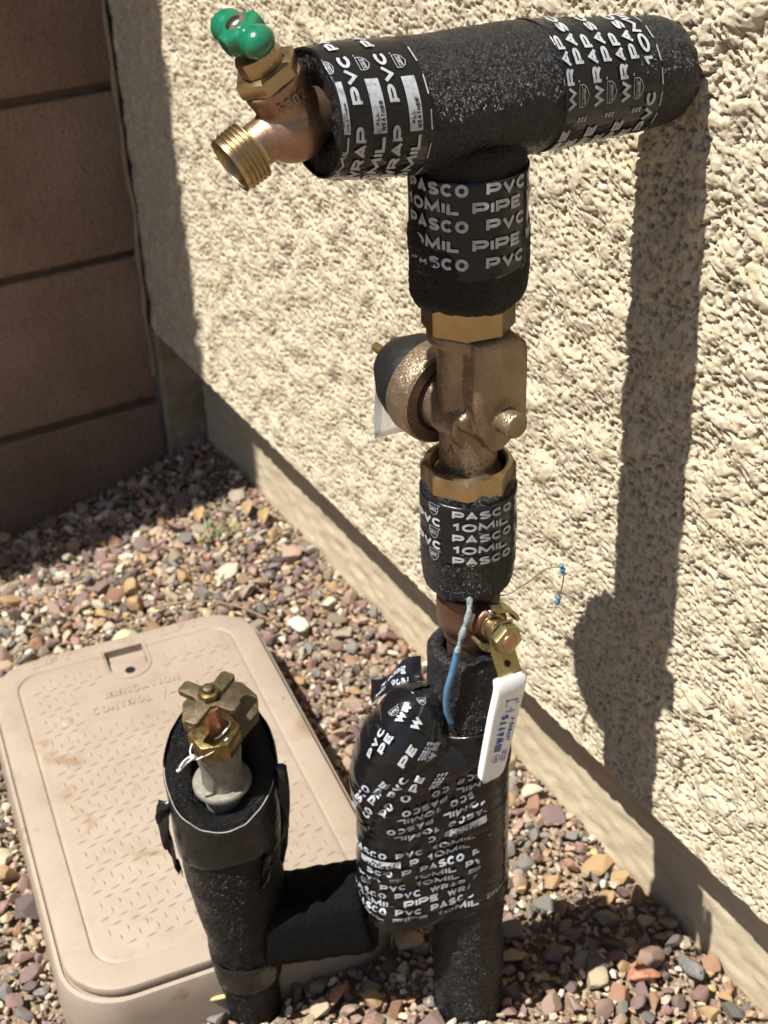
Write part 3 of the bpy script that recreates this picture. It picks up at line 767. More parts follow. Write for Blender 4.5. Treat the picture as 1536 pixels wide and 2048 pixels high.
raised(lid_map(-0.199, -0.068, math.pi / 2), [('LIFT', -0.020, 0.040, -0.004, 0.012)], 'moulded_words', lid, 'box')
raised(lid_map(-0.199, 0.060, math.pi / 2), [('LIFT', -0.020, 0.040, -0.004, 0.012)], 'moulded_words', lid, 'box')
for cx, cy in ((-0.105, -0.072), (0.183, 0.0)):
    link('screw_boss', lathe([(0.0001, 0.0012), (0.0032, 0.0012), (0.0040, 0.0010), (0.0046, 0.0005), (0.0060, 0.0)][::-1], 20, MB_ @ Matrix.Translation((cx, cy, 0.0600))), 'box', lid, 40)

# ================================================================== RISER ASSEMBLY
def W(base, s_, n_, z_): return Vector(base) + SV * s_ + NV * n_ + Vector((0, 0, z_))
riser = empty('water_riser', (RB.x, RB.y, 0), 'tall pipe riser in black foam and lettered tape, topped by a green-handled brass tap', 'pipe riser')

def pebble_h(p, q=760.0):
    n_ = noise.noise(p * q); return (abs(n_) - 0.25) * 1.5 + 0.5 * noise.noise(p * (q * 0.45))
def sleeve(rad, z0, z1, mat, name, parent, base=RB, seg=170, dz=0.0011, amp=0.0009, sc=45, lobes=0.0, seed=0, rnd=0.005, wall=0.010, bend=None, rim_amp=0.0014):
    """foam tube with rounded, torn rims; rad may be a function of t in 0..1"""
    n = max(6, int((z1 - z0) / dz)); T_ = np.linspace(0, 1, n); rf = rad if callable(rad) else (lambda t: rad)
    prof = []
    L_ = z1 - z0
    for a in np.linspace(0, 1, 5)[:-1]: prof.append((rf(0) - rnd * (1 - math.sin(a * math.pi / 2)) - (wall - rnd) * 0, z0 + rnd * (1 - math.cos(a * math.pi / 2)), 0))
    for t in T_:
        z = z0 + rnd + (L_ - 2 * rnd) * t; prof.append((rf(t), z, 1))
    for a in np.linspace(0, 1, 5)[1:]: prof.append((rf(1) - rnd * (1 - math.cos(a * math.pi / 2)), z1 - rnd * (1 - math.sin(a * math.pi / 2)), 0))
    prof = [(rf(0) - wall, z0 + 0.012, 0), (rf(0) - wall, z0 + 0.001, 0)] + prof + [(rf(1) - wall, z1 - 0.001, 0), (rf(1) - wall, z1 - 0.014, 0)]
    P = np.zeros((len(prof), seg, 3))
    for i, (r, z, body) in enumerate(prof):
        for k in range(seg):
            a = 2 * math.pi * k / seg
            p = Vector((math.cos(a), math.sin(a), 0))
            rr = r + amp * noise.noise(Vector((p.x * 0.03 * sc, p.y * 0.03 * sc, z * sc)) + Vector((seed, 0, 0))) * 2 + 0.00042 * pebble_h(Vector((p.x * r, p.y * r, z + seed)))
            zz = z + (rim_amp * noise.noise(Vector((p.x * 5, p.y * 5, seed + z * 3))) if not body else 0)
            bx, by = bend(z) if bend else (0, 0)
            P[i, k] = (base.x + bx + rr * p.x, base.y + by + rr * p.y, zz)
    return link(name, grid_mesh(P, True), mat, parent, 180)

def cyl_map(base, r, th0=0.0):
    def mp(a, b_):
        th = a / r + th0; d = NV * math.cos(th) + SV * math.sin(th)
        return Vector(base) + d * r + Vector((0, 0, b_)), d
    return mp

def tape_ring(r, z0, z1, name, parent, mat='tape', base=RB, seg=128, amp=0.0004, seed=0, tilt=0.0):
    n = max(4, int((z1 - z0) / 0.002)); P = np.zeros((n + 3, seg, 3))
    for i in range(n + 3):
        t = min(max((i - 1) / n, 0), 1); z = z0 + (z1 - z0) * t; dr = -0.0012 if i in (0, n + 2) else 0
        for k in range(seg):
            a = 2 * math.pi * k / seg; d = NV * math.cos(a) + SV * math.sin(a)
            rr = r + dr + amp * noise.noise(Vector((d.x * 1.2, d.y * 1.2, z * 70 + seed))) + amp * 0.5 * noise.noise(Vector((d.x * 4, d.y * 4, z * 25 + seed)))
            zz = z + 0.0007 * noise.noise(Vector((d.x * 2, d.y * 2, seed + round(t)))) + tilt * math.sin(a)
            p = Vector(base) + d * rr; P[i, k] = (p.x, p.y, zz)
    return link(name, grid_mesh(P, True), mat, parent, 180)

# lower foam column
low = sleeve(0.0262, -0.02, 0.357, 'foam_glossy', 'foam_sleeve', riser, seed=1, amp=0.0007)
# copper pipe inside and valve barrel between the sleeves
link('copper_pipe', lathe([(0.0135, 0.33), (0.0135, 0.362), (0.0155, 0.364), (0.0155, 0.372), (0.0172, 0.376), (0.0172, 0.388), (0.0155, 0.392), (0.0155, 0.415)], 48, Matrix.Translation(RB)), 'dark_copper', riser, 40)
mid = sleeve(lambda t: 0.0275 + 0.0012 * math.sin(t * 3.1), 0.404, 0.4835, 'foam_glossy', 'foam_sleeve', riser, seed=4, rnd=0.007, rim_amp=0.003)
upf = sleeve(lambda t: 0.0312 - 0.0006 * t + 0.0008 * math.sin(t * 6), 0.593, 0.684, 'foam_worn', 'foam_sleeve', riser, seed=9, rnd=0.007, rim_amp=0.0025, amp=0.0012)

# horizontal arm into the wall
ARM = [(0.957, -0.225, 0.7085), (0.957, -0.19, 0.7045), (0.957, -0.16, 0.7022), (0.957, -0.13, 0.7012), (0.957, -0.10, 0.7005), (0.957, -0.06, 0.6978), (0.957, -0.02, 0.6957), (0.957, 0.004, 0.694)]
ARR = [(-0.225, 0.0300), (-0.21, 0.0318), (-0.18, 0.0325), (-0.178, 0.0328), (-0.15, 0.0330), (-0.115, 0.0338), (-0.098, 0.0330), (-0.06, 0.0308), (-0.032, 0.0302), (-0.016, 0.0290), (-0.009, 0.0265)]
def arm_c(y):
    for (a, b_) in zip(ARM, ARM[1:]):
        if y <= b_[1]: t = (y - a[1]) / (b_[1] - a[1]); return Vector(a).lerp(Vector(b_), t)
    return Vector(ARM[-1])
def arm_r(y): return float(np.interp(y, [a for a, _ in ARR], [b_ for _, b_ in ARR]))
def arm_mesh(y0, y1, dr, seed, amp, rnd, hollow, step=0.0011, seg=180, fine=True):
    ys_ = list(np.arange(y0, y1, step)) + [y1]; rows = []
    def ring(y, r, fl=1.0):
        c_ = arm_c(y); out = []
        for k in range(seg):
            a = 2 * math.pi * k / seg; dx, dz = math.cos(a), math.sin(a)
            rr = r + fl * amp * noise.noise(Vector((dx * 1.5, y * 40, dz * 1.5 + seed))) * 2 + (fl * 0.00042 * pebble_h(Vector((dx * r, y, dz * r + seed))) if fine else 0)
            jy = 0.0012 * noise.noise(Vector((dx * 5, dz * 5, seed + 7))) if rnd else 0.0005 * noise.noise(Vector((dx * 3, dz * 3, seed + 7 + round(y * 30))))
            out.append((c_.x + rr * dx, y + jy, c_.z + rr * dz))
        return out
    if hollow:
        rows.append(ring(y0 + 0.02, arm_r(y0) - 0.014)); rows.append(ring(y0 + 0.0005, arm_r(y0) - 0.013))
    if rnd:
        for q in (0.0, 0.35, 0.7): rows.append(ring(y0 + rnd * (1 - math.sin(q * math.pi / 2)) * 0 + rnd * (1 - q) * 0, arm_r(y0) - rnd * (1 - q)))
    else: rows.append(ring(y0, arm_r(y0) + dr - 0.0012))
    for y in ys_: rows.append(ring(y, arm_r(y) + dr))
    rows.append(ring(y1, arm_r(y1) + dr - (0.004 if rnd else 0.0012)))
    return grid_mesh(np.array(rows), True)
link('foam_sleeve', arm_mesh(-0.2235, -0.009, 0, 3, 0.0007, 0.005, True), 'foam_glossy', riser, 180)
tl = link('tape_wrap', arm_mesh(-0.225, -0.178, 0.0007, 5, 0.00035, 0, False, 0.0015, fine=False), 'tape', riser, 180)
tr_ = link('tape_wrap', arm_mesh(-0.100, -0.036, 0.0006, 6, 0.0003, 0, False, 0.0015, fine=False), 'tape', riser, 180)
link('copper_pipe', lathe([(0.0135, -0.04), (0.0135, 0.03)], 32, frame((0.957, -0.012, 0.6950), (0, 1, 0))), 'dark_copper', riser, 40)
def arm_map(dr=0.0007):
    def mp(a, b_):     # a: length round the arm upward on the camera side, b: -y
        y = -b_; c_ = arm_c(y); r = arm_r(y) + dr + 0.00035; ph = a / 0.033
        d = Vector((math.cos(ph), 0, math.sin(ph))); return c_ + d * r, d
    return mp
am = arm_map(); K = 0.033
def deg(a): return math.radians(a) * K
pb = bmesh.new(); bb = bmesh.new()
cols = [0.2247, 0.2155, 0.2062, 0.1965, 0.1870]
for i, cw in enumerate(cols):
    b0 = cw - 0.0029; hh = 0.0058
    if b0 + hh > 0.2250: hh = 0.2249 - b0
    if i % 2 == 0:
        add_text(pb, '10MIL', deg(-78), deg(72), b0, hh, am)
        add_rect(pb, deg(-4), deg(44), b0 - 0.0008, min(hh + 0.0012, 0.2250 - b0), am, 0.00025)
        add_text(bb, 'ALL', deg(2), deg(11), b0 + hh * 0.55, hh * 0.33, am, off=0.0005)
        add_text(bb, 'WEATHER', deg(-2), deg(24), b0 + hh * 0.0, hh * 0.36, am, off=0.0005)
        add_shield(pb, deg(48), b0, deg(13), hh, am)
    else:
        add_text(pb, 'WRAP', deg(-62), deg(64), b0, hh, am)
        add_text(pb, 'PVC', deg(20), deg(46), b0, hh, am)
        add_text(pb, 'PIPE', deg(-130), deg(60), b0, hh, am)
        add_text(pb, 'PASCO', deg(74), deg(70), b0, hh, am)
for q in range(5): add_line(pb, [(deg(-60 + q * 28), 0.1785), (deg(-44 + q * 28), 0.1785)], 0.0006, am)
link('printed_words', bm_mesh(pb), 'print', tl, None); link('printed_words', bm_mesh(bb), 'black_print', tl, None)
pb = bmesh.new()
cols = [0.0975, 0.0890, 0.0800, 0.0710, 0.0620, 0.0530, 0.0445]
for i, cw in enumerate(cols):
    b0 = cw - 0.0030; hh = 0.0060 if i else 0.0050
    if i % 2 == 0 and i < 6:
        add_text(pb, 'WRAP', deg(-8), deg(66), b0, hh, am); add_text(pb, 'PIPE', deg(-78), deg(52), b0, hh, am)
    elif i < 6:
        add_text(pb, 'PASCO', deg(30), deg(78), b0, hh, am); add_shield(pb, deg(-6), b0, deg(19), hh, am)
        for q in range(3): add_text(pb, 'R', deg(-20), deg(5), b0 + q * 0.0021, 0.0014, am)
        add_text(pb, 'PE', deg(-66), deg(26), b0, hh, am)
    else:
        add_text(pb, '10MIL', deg(22), deg(80), b0, hh, am); add_text(pb, 'PVC', deg(-48), deg(48), b0, hh, am)
for q in range(7): add_line(pb, [(deg(-62 + q * 22), 0.0372), (deg(-47 + q * 22), 0.0372)], 0.0006, am)
link('printed_words', bm_mesh(pb), 'print', tr_, None)

# upper riser tape
t1 = tape_ring(0.0317, 0.616, 0.6685, 'tape_wrap', riser, seed=2)
m1 = cyl_map(RB, 0.0321); pb = bmesh.new()
for i, zc in enumerate((0.6650, 0.6556, 0.6462, 0.6356, 0.6256)):
    if i % 2 == 0:
        add_text(pb, 'PASCO', -0.0385, 0.0370, zc - 0.0034, 0.0066, m1); add_text(pb, 'PVC', 0.0075, 0.026, zc - 0.0034, 0.0066, m1)
    else:
        add_text(pb, '10MIL', -0.0405, 0.0350, zc - 0.0034, 0.0066, m1); add_text(pb, 'PIPE', 0.0005, 0.029, zc - 0.0034, 0.0066, m1); add_text(pb, 'WRAP', 0.035, 0.033, zc - 0.0034, 0.0066, m1)
link('printed_words', bm_mesh(pb), 'print', t1, None)
# middle tape
t2 = tape_ring(0.0290, 0.4345, 0.4750, 'tape_wrap', riser, seed=7)
m2 = cyl_map(RB, 0.0294); pb = bmesh.new()
for i, zc in enumerate((0.4705, 0.4625, 0.4545, 0.4465, 0.4388)):
    add_text(pb, 'PASCO' if i % 2 == 0 else '10MIL', -0.0108, 0.0385 if i % 2 == 0 else 0.036, zc - 0.0028, 0.0055, m2)
    if i % 2: add_text(pb, 'PVC', -0.0400, 0.0225, zc - 0.0030, 0.0058, m2)
    else: add_shield(pb, -0.0270, zc - 0.004, 0.0070, 0.0075, m2)
link('printed_words', bm_mesh(pb), 'print', t2, None)

# union nuts: octagonal machined brass
def nut(r, z0, z1, n, name, parent, mat, base=RB, bore=None, phase=0.2, cham=0.0018):
    bm = bmesh.new(); prof = [(r - cham, z0), (r, z0 + cham), (r, z1 - cham), (r - cham, z1)]
    if bore: prof += [(bore, z1 - 0.0005), (bore, z1 - 0.010)]
    lathe_into(bm, prof, n, Matrix.Translation(base), True, phase)
    if bore is None: pass
    bmesh.ops.bevel(bm, geom=[e for e in bm.edges if abs(e.verts[0].co.z - e.verts[1].co.z) > (z1 - z0) * 0.5], offset=0.0006, segments=2, affect='EDGES')
    return link(name, bm_mesh(bm), mat, parent, 25)
nut(0.0262, 0.577, 0.602, 8, 'union_nut', riser, 'machined_brass')
bm = bmesh.new()
lathe_into(bm, [(0.0262, 0.4765), (0.0275, 0.478), (0.0275, 0.4895), (0.0262, 0.4915)], 8, Matrix.Translation(RB), False, 0.2)
me_o = bm_mesh(bm)
# ring top: round inner bore joined to the octagon
bm = bmesh.new(); sg = 64
def octr(a, r):
    st_ = 2 * math.pi / 8; b_ = (a - 0.2) % st_; return r * math.cos(st_ / 2) / math.cos(b_ - st_ / 2)
rings = []
for fn, z in ((lambda a: octr(a, 0.0262), 0.4765), (lambda a: octr(a, 0.0282), 0.4785), (lambda a: octr(a, 0.0282), 0.4893), (lambda a: min(octr(a, 0.0282), 0.0262), 0.4912), (lambda a: 0.0238, 0.4918), (lambda a: 0.0225, 0.4908), (lambda a: 0.0223, 0.4800), (lambda a: 0.010, 0.4798)):
    rings.append([bm.verts.new(Vector(RB) + Vector((fn(a) * math.cos(a), fn(a) * math.sin(a), z))) for a in [2 * math.pi * (k + 0.0) / sg + 0.2 for k in range(sg)]])
for a, b_ in zip(rings, rings[1:]):
    for k in range(sg): bm.faces.new((a[k], a[(k + 1) % sg], b_[(k + 1) % sg], b_[k]))
link('union_nut', bm_mesh(bm), 'machined_brass', riser, 25)

# cast bronze valve body
bm = bmesh.new(); T0 = Matrix.Translation
lathe_into(bm, [(0.0170, 0.470), (0.0170, 0.520), (0.0178, 0.545), (0.0178, 0.585)], 40, T0(RB))
lathe_into(bm, [(0.0205, 0.480), (0.0205, 0.4845), (0.0170, 0.489)], 40, T0(RB))
lathe_into(bm, [(0.0230, 0.570), (0.0235, 0.576), (0.018, 0.582)], 40, T0(RB))
VX = Vector((1, 0, 0))
def bx(c_, sx, sy, sz, bev, rot=None):
    M = T0(Vector((RB.x, RB.y, 0)) + Vector(c_))
    if rot: M = M @ Matrix.Rotation(rot[0], 4, rot[1])
    box_into(bm, M, sx, sy, sz, bev, 4)
def cast(bm, pts, x0, x1, bev):
    me = prism_mesh(pts, x1 - x0, frame((RB.x + x0, RB.y, 0), (1, 0, 0), (0, 1, 0)), bev, 3); bm.from_mesh(me)
cast(bm, [(-0.0115, 0.5770), (0.0160, 0.5770), (0.0215, 0.5720), (0.0225, 0.5660), (0.0225, 0.5260), (0.0195, 0.5190), (0.0060, 0.5080), (-0.0010, 0.5085), (-0.0075, 0.5200), (-0.0125, 0.5420)], 0.0, 0.0285, 0.0045)
cast(bm, [(-0.0165, 0.5300), (-0.0120, 0.5340), (-0.0050, 0.5520), (-0.0010, 0.5360), (0.0040, 0.5250), (0.0060, 0.5090), (-0.0030, 0.5130), (-0.0150, 0.5230)], 0.0, 0.0195, 0.0030)
lathe_into(bm, [(0.0076, 0), (0.0076, 0.0125), (0.0068, 0.0138)], 28, frame((RB.x + 0.026, RB.y + 0.0060, 0.5290), (1, 0.10, 0)))
# neck towards the bonnet
VC = Vector((RB.x, RB.y, 0.5180))
lathe_into(bm, [(0.0185, -0.012), (0.0185, 0.02), (0.0200, 0.030), (0.0200, 0.034)], 40, frame(VC + Vector((0.0, 0, 0.004)), (-1, -0.06, 0.02)))
body = link('valve_body', weld(bm_mesh(bm), 0.0008, 2, 0.5), 'cast_bronze', riser, 180)
bm = bmesh.new(); lathe_into(bm, [(0.0190, 0.0180), (0.0210, 0.0170), (0.0215, 0.0145), (0.0285, 0.0145), (0.0298, 0.0160), (0.0303, 0.0200), (0.0303, 0.0320), (0.0296, 0.0340), (0.020, 0.035)], 64, frame(VC + Vector((-0.007, 0, 0.004)), (-1, -0.10, 0.05)))
link('bonnet_flange', bm_mesh(bm), 'cast_bronze', riser, 32)
FM = frame(VC + Vector((0, 0.002, 0.001)), (-1, -0.17, 0.16))
link('rubber_cone', lathe([(0.0275, 0.0350), (0.0282, 0.046), (0.0250, 0.0565), (0.0155, 0.0705), (0.0080, 0.0755), (0.0045, 0.0765)], 48, FM), 'rubber_hole_black', riser, 40)
prof = [(0.0, 0.07)] ; zz = 0.076
prof = [(0.0030, 0.072)]
while zz < 0.088: prof += [(0.0031, zz), (0.0024, zz + 0.0006), (0.0031, zz + 0.0012)]; zz += 0.0012
prof.append((0.0022, zz + 0.0008))
link('adjusting_bolt', lathe(prof, 20, FM), 'machined_brass', riser, 60)
# arrow cast into the neck
bm = bmesh.new(); mA = cyl_map(RB, 0.0171)
add_line(bm, [(-0.0135, 0.5030), (-0.0115, 0.5090), (-0.0095, 0.5030)], 0.0006, mA, 0.0003)
link('cast_arrow', bm_mesh(bm), 'old_brass', body, None)
# clear plastic tag hanging on the bonnet
tp = []
for i in range(9):
    t = i / 8; yy = 0.5
    c0 = VC + Vector((-0.052 - 0.004 * math.sin(t * 2), -0.020 + t * 0.004, 0.008 - 0.040 * t))
    wd = 0.014 - 0.004 * (1 - t); dv = Vector((0.25, 0.97, 0)); tp.append((c0 - dv * wd, c0 + dv * wd + Vector((0.006, 0, 0.004 * t))))
bm = bmesh.new(); rows = [[bm.verts.new(a), bm.verts.new(a.lerp(c_, 0.5) + Vector((-0.002, 0, 0))), bm.verts.new(c_)] for a, c_ in tp]
for a, b_ in zip(rows, rows[1:]):
    for k in range(2): bm.faces.new((a[k], a[k + 1], b_[k + 1], b_[k]))
me = bm_mesh(bm); o = link('plastic_tag', me, 'clear_tag', riser, 180)
sm = o.modifiers.new('thick', 'SOLIDIFY'); sm.thickness = 0.0005

# ---- ball valve and its lever
AX = Vector((1.0, 0.0, 0)); TX = Vector((0, 1.0, 0))
SC = Vector((RB.x, RB.y, 0.3870))
bm = bmesh.new()
lathe_into(bm, [(0.0185, -0.014), (0.0200, -0.008), (0.0200, 0.006), (0.0180, 0.012)], 40, T0(SC))
lathe_into(bm, [(0.0125, 0.0), (0.0120, 0.026), (0.0095, 0.0275)], 32, frame(SC, AX))
link('ball_valve', weld(bm_mesh(bm), 0.0011, 3), 'dark_copper', riser, 180)
lev = link('lever_stem', lathe([(0.0085, 0.026), (0.0085, 0.0285), (0.0072, 0.029), (0.0072, 0.034), (0.0086, 0.0345), (0.0086, 0.0370)], 32, frame(SC, AX)), 'machined_brass', riser, 40)
# stop bracket: a bent steel ring round the stem
bm = bmesh.new()
for k0, k1, rr, dd in ((195, 330, 0.0140, 0.0290), (10, 95, 0.0145, 0.0300)):
    pts3 = []
    for k in range(13):
        a = math.radians(k0 + (k1 - k0) * k / 12); pts3.append(SC + AX * dd + TX * rr * math.cos(a) + Vector((0, 0, 1)) * rr * math.sin(a))
    for i in range(12):
        a, b_ = pts3[i], pts3[i + 1]; ra = (a - SC - AX * dd).normalized() * 0.0011; rb = (b_ - SC - AX * dd).normalized() * 0.0011; ax = AX * 0.0048
        v8 = [bm.verts.new(q) for q in (a - ra - ax, a + ra - ax, b_ + rb - ax, b_ - rb - ax, a - ra + ax, a + ra + ax, b_ + rb + ax, b_ - rb + ax)]
        for f in ((0, 1, 2, 3), (4, 7, 6, 5), (0, 4, 5, 1), (1, 5, 6, 2), (2, 6, 7, 3), (3, 7, 4, 0)): bm.faces.new([v8[q] for q in f])
bmesh.ops.remove_doubles(bm, verts=bm.verts, dist=1e-6)
link('stop_bracket', bm_mesh(bm), 'zinc_yellow_steel', riser, 40)
link('stop_pin', lathe([(0.0016, 0), (0.0016, 0.005), (0.0008, 0.0057)], 14, frame(SC + AX * 0.0285 + Vector((0, 0, 0.0085)) - TX * 0.003, (0.2, 0.1, 1))), 'bright_steel', riser, 50)
NC = SC + AX * 0.0375
hexp = [(0.0098 * math.cos(math.radians(60 * k + 12)), 0.0098 * math.sin(math.radians(60 * k + 12))) for k in range(6)]
link('lever_nut', prism_mesh(hexp, 0.0070, frame(NC + AX * 0.0018, AX), 0.0007), 'zinc_yellow_steel', riser, 28)
link('stem_tip', lathe([(0.0052, 0.004), (0.0052, 0.0088), (0.0045, 0.0100), (0.0030, 0.0108), (0.0012, 0.0112)], 28, frame(NC, AX)), 'copper', riser, 50)
# lever blade: path down, jogged outward, then the vinyl grip
lp = [(0.0, 0.010, 0.0), (0.0, -0.010, 0.0), (0.0012, -0.020, 0.0), (0.0065, -0.033, 0.0)]
def LV(t_, z_, o_): return NC + TX * t_ + Vector((0, 0, z_)) + AX * o_
def strip(path, thick, name, mat, parent, rnd=0.0008, n_w=9, end_round=False):
    """path: list of (t centre, z, outward, half width)"""
    bm = bmesh.new(); rings = []
    m_ = len(path)
    for i, (t_, z_, o_, hw) in enumerate(path):
        a = path[max(0, i - 1)]; b_ = path[min(m_ - 1, i + 1)]
        dz_, do = b_[1] - a[1], b_[2] - a[2]; l = math.hypot(dz_, do); nz, no = -do / l, dz_ / l
        if no < 0: nz, no = -nz, -no
        ring = []
        for q in range(24):
            an = 2 * math.pi * q / 24; ca, sa = math.cos(an), math.sin(an); e = 0.28
            cx = math.copysign(abs(ca) ** e, ca) * hw; cy = math.copysign(abs(sa) ** e, sa) * thick / 2
            ring.append(bm.verts.new(LV(t_ + cx, z_ + nz * cy, o_ + no * cy)))
        rings.append(ring)
    for a, b_ in zip(rings, rings[1:]):
        for k in range(24): bm.faces.new((a[k], a[(k + 1) % 24], b_[(k + 1) % 24], b_[k]))
    bm.faces.new(rings[0]); bm.faces.new(rings[-1][::-1])
    return link(name, bm_mesh(bm), mat, parent, 40)
blade = strip([(0, 0.0085, 0, 0.006), (0, 0.0078, 0, 0.0078), (0, 0, 0, 0.0082), (0, -0.009, 0.0, 0.0082), (0.0006, -0.013, 0.0012, 0.0082), (0.0016, -0.024, 0.0060, 0.0082), (0.0020, -0.031, 0.0085, 0.0082)], 0.0022, 'lever_blade', 'zinc_yellow_steel', riser)
GP = [(0.0012, -0.0270, 0.0072, 0.0104), (0.0011, -0.0282, 0.0078, 0.0110), (0.0008, -0.0315, 0.0092, 0.0111), (0.0002, -0.036, 0.0094, 0.0110), (-0.0036, -0.055, 0.0088, 0.0106), (-0.0078, -0.080, 0.0080, 0.0099), (-0.0108, -0.098, 0.0074, 0.0093), (-0.0116, -0.1030, 0.0072, 0.0082), (-0.0119, -0.1052, 0.0072, 0.0055)]
grip = strip(GP, 0.0060, 'vinyl_grip', 'white_vinyl', riser)
link('lever_hole_shade', lathe([(0.0021, 0), (0.0021, 0.0004)], 20, frame(LV(0.0012, -0.0195, 0.0055), (AX + Vector((0, 0, 0.38))))), 'rubber_hole_black', riser, 40)  # no opening in the blade: shade of its hole is a black disc
# printing on the grip, read from the tip upwards
A0 = LV(-0.0108, -0.098, 0.0074 + 0.0031); A1 = LV(0.0010, -0.036, 0.0094 + 0.0031)
gu = (A1 - A0).normalized(); gv = -TX; gv = (gv - gu * gv.dot(gu)).normalized(); gn = gu.cross(gv); gn = gn if gn.dot(AX) > 0 else -gn
def gm(a, b_): return A0 + gu * a + gv * b_, gn
pb = bmesh.new()
add_text(pb, 'WATTS', 0.0225, 0.0225, -0.0010, 0.0054, gm, step=1, weight=0.27); add_text(pb, 'LFFBVS-4', 0.0240, 0.0180, -0.0062, 0.0030, gm, step=1)
for k in range(4): add_line(pb, [(0.0165 + k * 0.0016, -0.0010), (0.0165 + k * 0.0016, 0.0044)], 0.0010, gm)
add_text(pb, 'R', 0.0455, 0.0008, 0.0030, 0.0009, gm, step=1)
cp = [(0.0100 + 0.0030 * math.cos(a), 0.0012 + 0.0030 * math.sin(a)) for a in [2 * math.pi * k / 20 for k in range(21)]]
add_line(pb, cp, 0.00035, gm); add_text(pb, 'NSF', 0.0080, 0.0040, 0.0002, 0.0018, gm, step=1)
add_line(pb, [(0.0075, -0.0062), (0.0158, -0.0062), (0.0158, -0.0030), (0.0075, -0.0030), (0.0075, -0.0062)], 0.00030, gm)
add_text(pb, '1/2-2 IPS', 0.0082, 0.0070, -0.0044, 0.0010, gm, step=1); add_text(pb, '600 WOG', 0.0082, 0.0070, -0.0058, 0.0010, gm, step=1)
add_text(pb, '150 WSP', 0.0462, 0.0012, -0.0020, 0.0012, gm, step=1)
def gmr(a, b_): return gm(0.047 + b_, -a)        # words across the grip
add_text(pb, '150 WSP', -0.0025, 0.0070, 0.0, 0.0012, gmr, step=1, flip=True)
add_text(pb, 'ON', -0.0036, 0.0020, 0.0045, 0.0013, gmr, step=1, flip=True); add_text(pb, 'OFF', 0.0040, 0.0026, 0.0060, 0.0013, gmr, step=1, flip=True)
add_line(pb, [(0.0560, 0.0030), (0.0560, -0.0046)], 0.0006, gm); add_line(pb, [(0.0560, 0.0030), (0.0535, 0.0030)], 0.0005, gm)
add_line(pb, [(0.0552, -0.0036), (0.0560, -0.0050), (0.0568, -0.0036)], 0.0006, gm); add_line(pb, [(0.0552, 0.0022), (0.0560, 0.0036), (0.0568, 0.0022)], 0.0006, gm)
link('printed_words', bm_mesh(pb), 'blue_print', grip, None)

# ---- taped swelling over the drain tee
def hull_section(z):
    r1 = 0.0278; q = min(max((z - 0.18) / 0.09, 0), 1)
    r2, cs, cn = 0.0315, -0.0465, 0.004 + 0.008 * q
    if z > 0.272:
        t = min((z - 0.272) / 0.057, 0.999); r2 = 0.0315 * math.sqrt(1 - t * t); cs = -0.0465 + 0.013 * t
        r1 = 0.0278 * (1 - min(max((z - 0.280) / 0.022, 0), 1)) + 0.001
    if z < 0.15: r2 *= 1 - 0.05 * (0.15 - z) / 0.03
    return r1, r2, cs, cn
def hull_pts(z, n=120):
    """convex outline of the two circles, by arc length from the point nearest the camera"""
    r1, r2, cs, cn = hull_section(z); d = math.hypot(cs, cn); base_a = math.atan2(cn, cs)
    out = []
    for k in range(n):
        a = 2 * math.pi * k / n; dx, dn = math.sin(a), math.cos(a)     # dx: s direction, dn: n direction
        h1 = r1; h2 = cs * dx + cn * dn + r2
        c_ = (0, 0, r1) if h1 > h2 else (cs, cn, r2)
        out.append((c_[0] + c_[2] * dx, c_[1] + c_[2] * dn))
    return out
def hull_poly(z, m=200):
    P = hull_pts(z, 260); P.append(P[0]); S = [0]
    for a, b_ in zip(P, P[1:]): S.append(S[-1] + math.hypot(b_[0] - a[0], b_[1] - a[1]))
    return P, S
_hc = {}
def hull_at(s_, z):
    key = round(z, 4)
    if key not in _hc: _hc[key] = hull_poly(key)
    P, S = _hc[key]; tot = S[-1]; s_ = s_ % tot
    import bisect
    i = min(bisect.bisect_right(S, s_), len(S) - 1); i = max(i, 1); t = (s_ - S[i - 1]) / max(S[i] - S[i - 1], 1e-9)
    a, b_ = P[i - 1], P[i]; return a[0] + (b_[0] - a[0]) * t, a[1] + (b_[1] - a[1]) * t
def crease(a, b_, z):
    zz = z - 0.18 * a
    c_ = 0.0034 * noise.noise(Vector((a * 24, b_ * 24, z * 38))) - 0.0016 * max(0, 1 - abs(noise.noise(Vector((a * 16 + 4, b_ * 16, z * 30 - a * 30)))) * 9) + 0.0006 * noise.noise(Vector((a * 60 + z * 90, b_ * 60, z * 160)))
    ed = (zz * 1000 / 21.0 + 0.25 * noise.noise(Vector((a * 14, b_ * 14, 2)))) % 1.0           # overlapping turns of tape
    return c_ + 0.0008 * (1 - ed)
def zbot(s_): return 0.128 + 0.16 * (s_ + 0.03)
rows = []
nz = 84; seg = 168
zlist = list(np.linspace(0.120, 0.272, 150)) + list(0.272 + 0.057 * np.sin(np.linspace(0.04, 1.0, 26) * math.pi / 2))
for i, z in enumerate(zlist):
    row = []
    P, S = hull_poly(z); tot = S[-1]
    for k in range(seg):
        a, b_ = hull_at(tot * k / seg, z)
        cre = crease(a, b_, z)
        l = math.hypot(a + 0.02, b_) + 1e-6; a2, b2 = a + cre * (a + 0.02) / l, b_ + cre * b_ / l
        zz = z
        if z < 0.17: w_ = (0.17 - z) / 0.05; zz = z + w_ * (zbot(a) - 0.120)
        p = W(RB, a2, b2, zz); row.append(tuple(p))
    rows.append(row)
sw = link('tape_wrap', grid_mesh(np.array(rows), True), 'tape', riser, 180)
sw['label'] = 'swollen tape wrapping over the drain tee'
tape_ring(0.0281, 0.150, 0.300, 'tape_wrap', riser, seed=12, tilt=0.004)
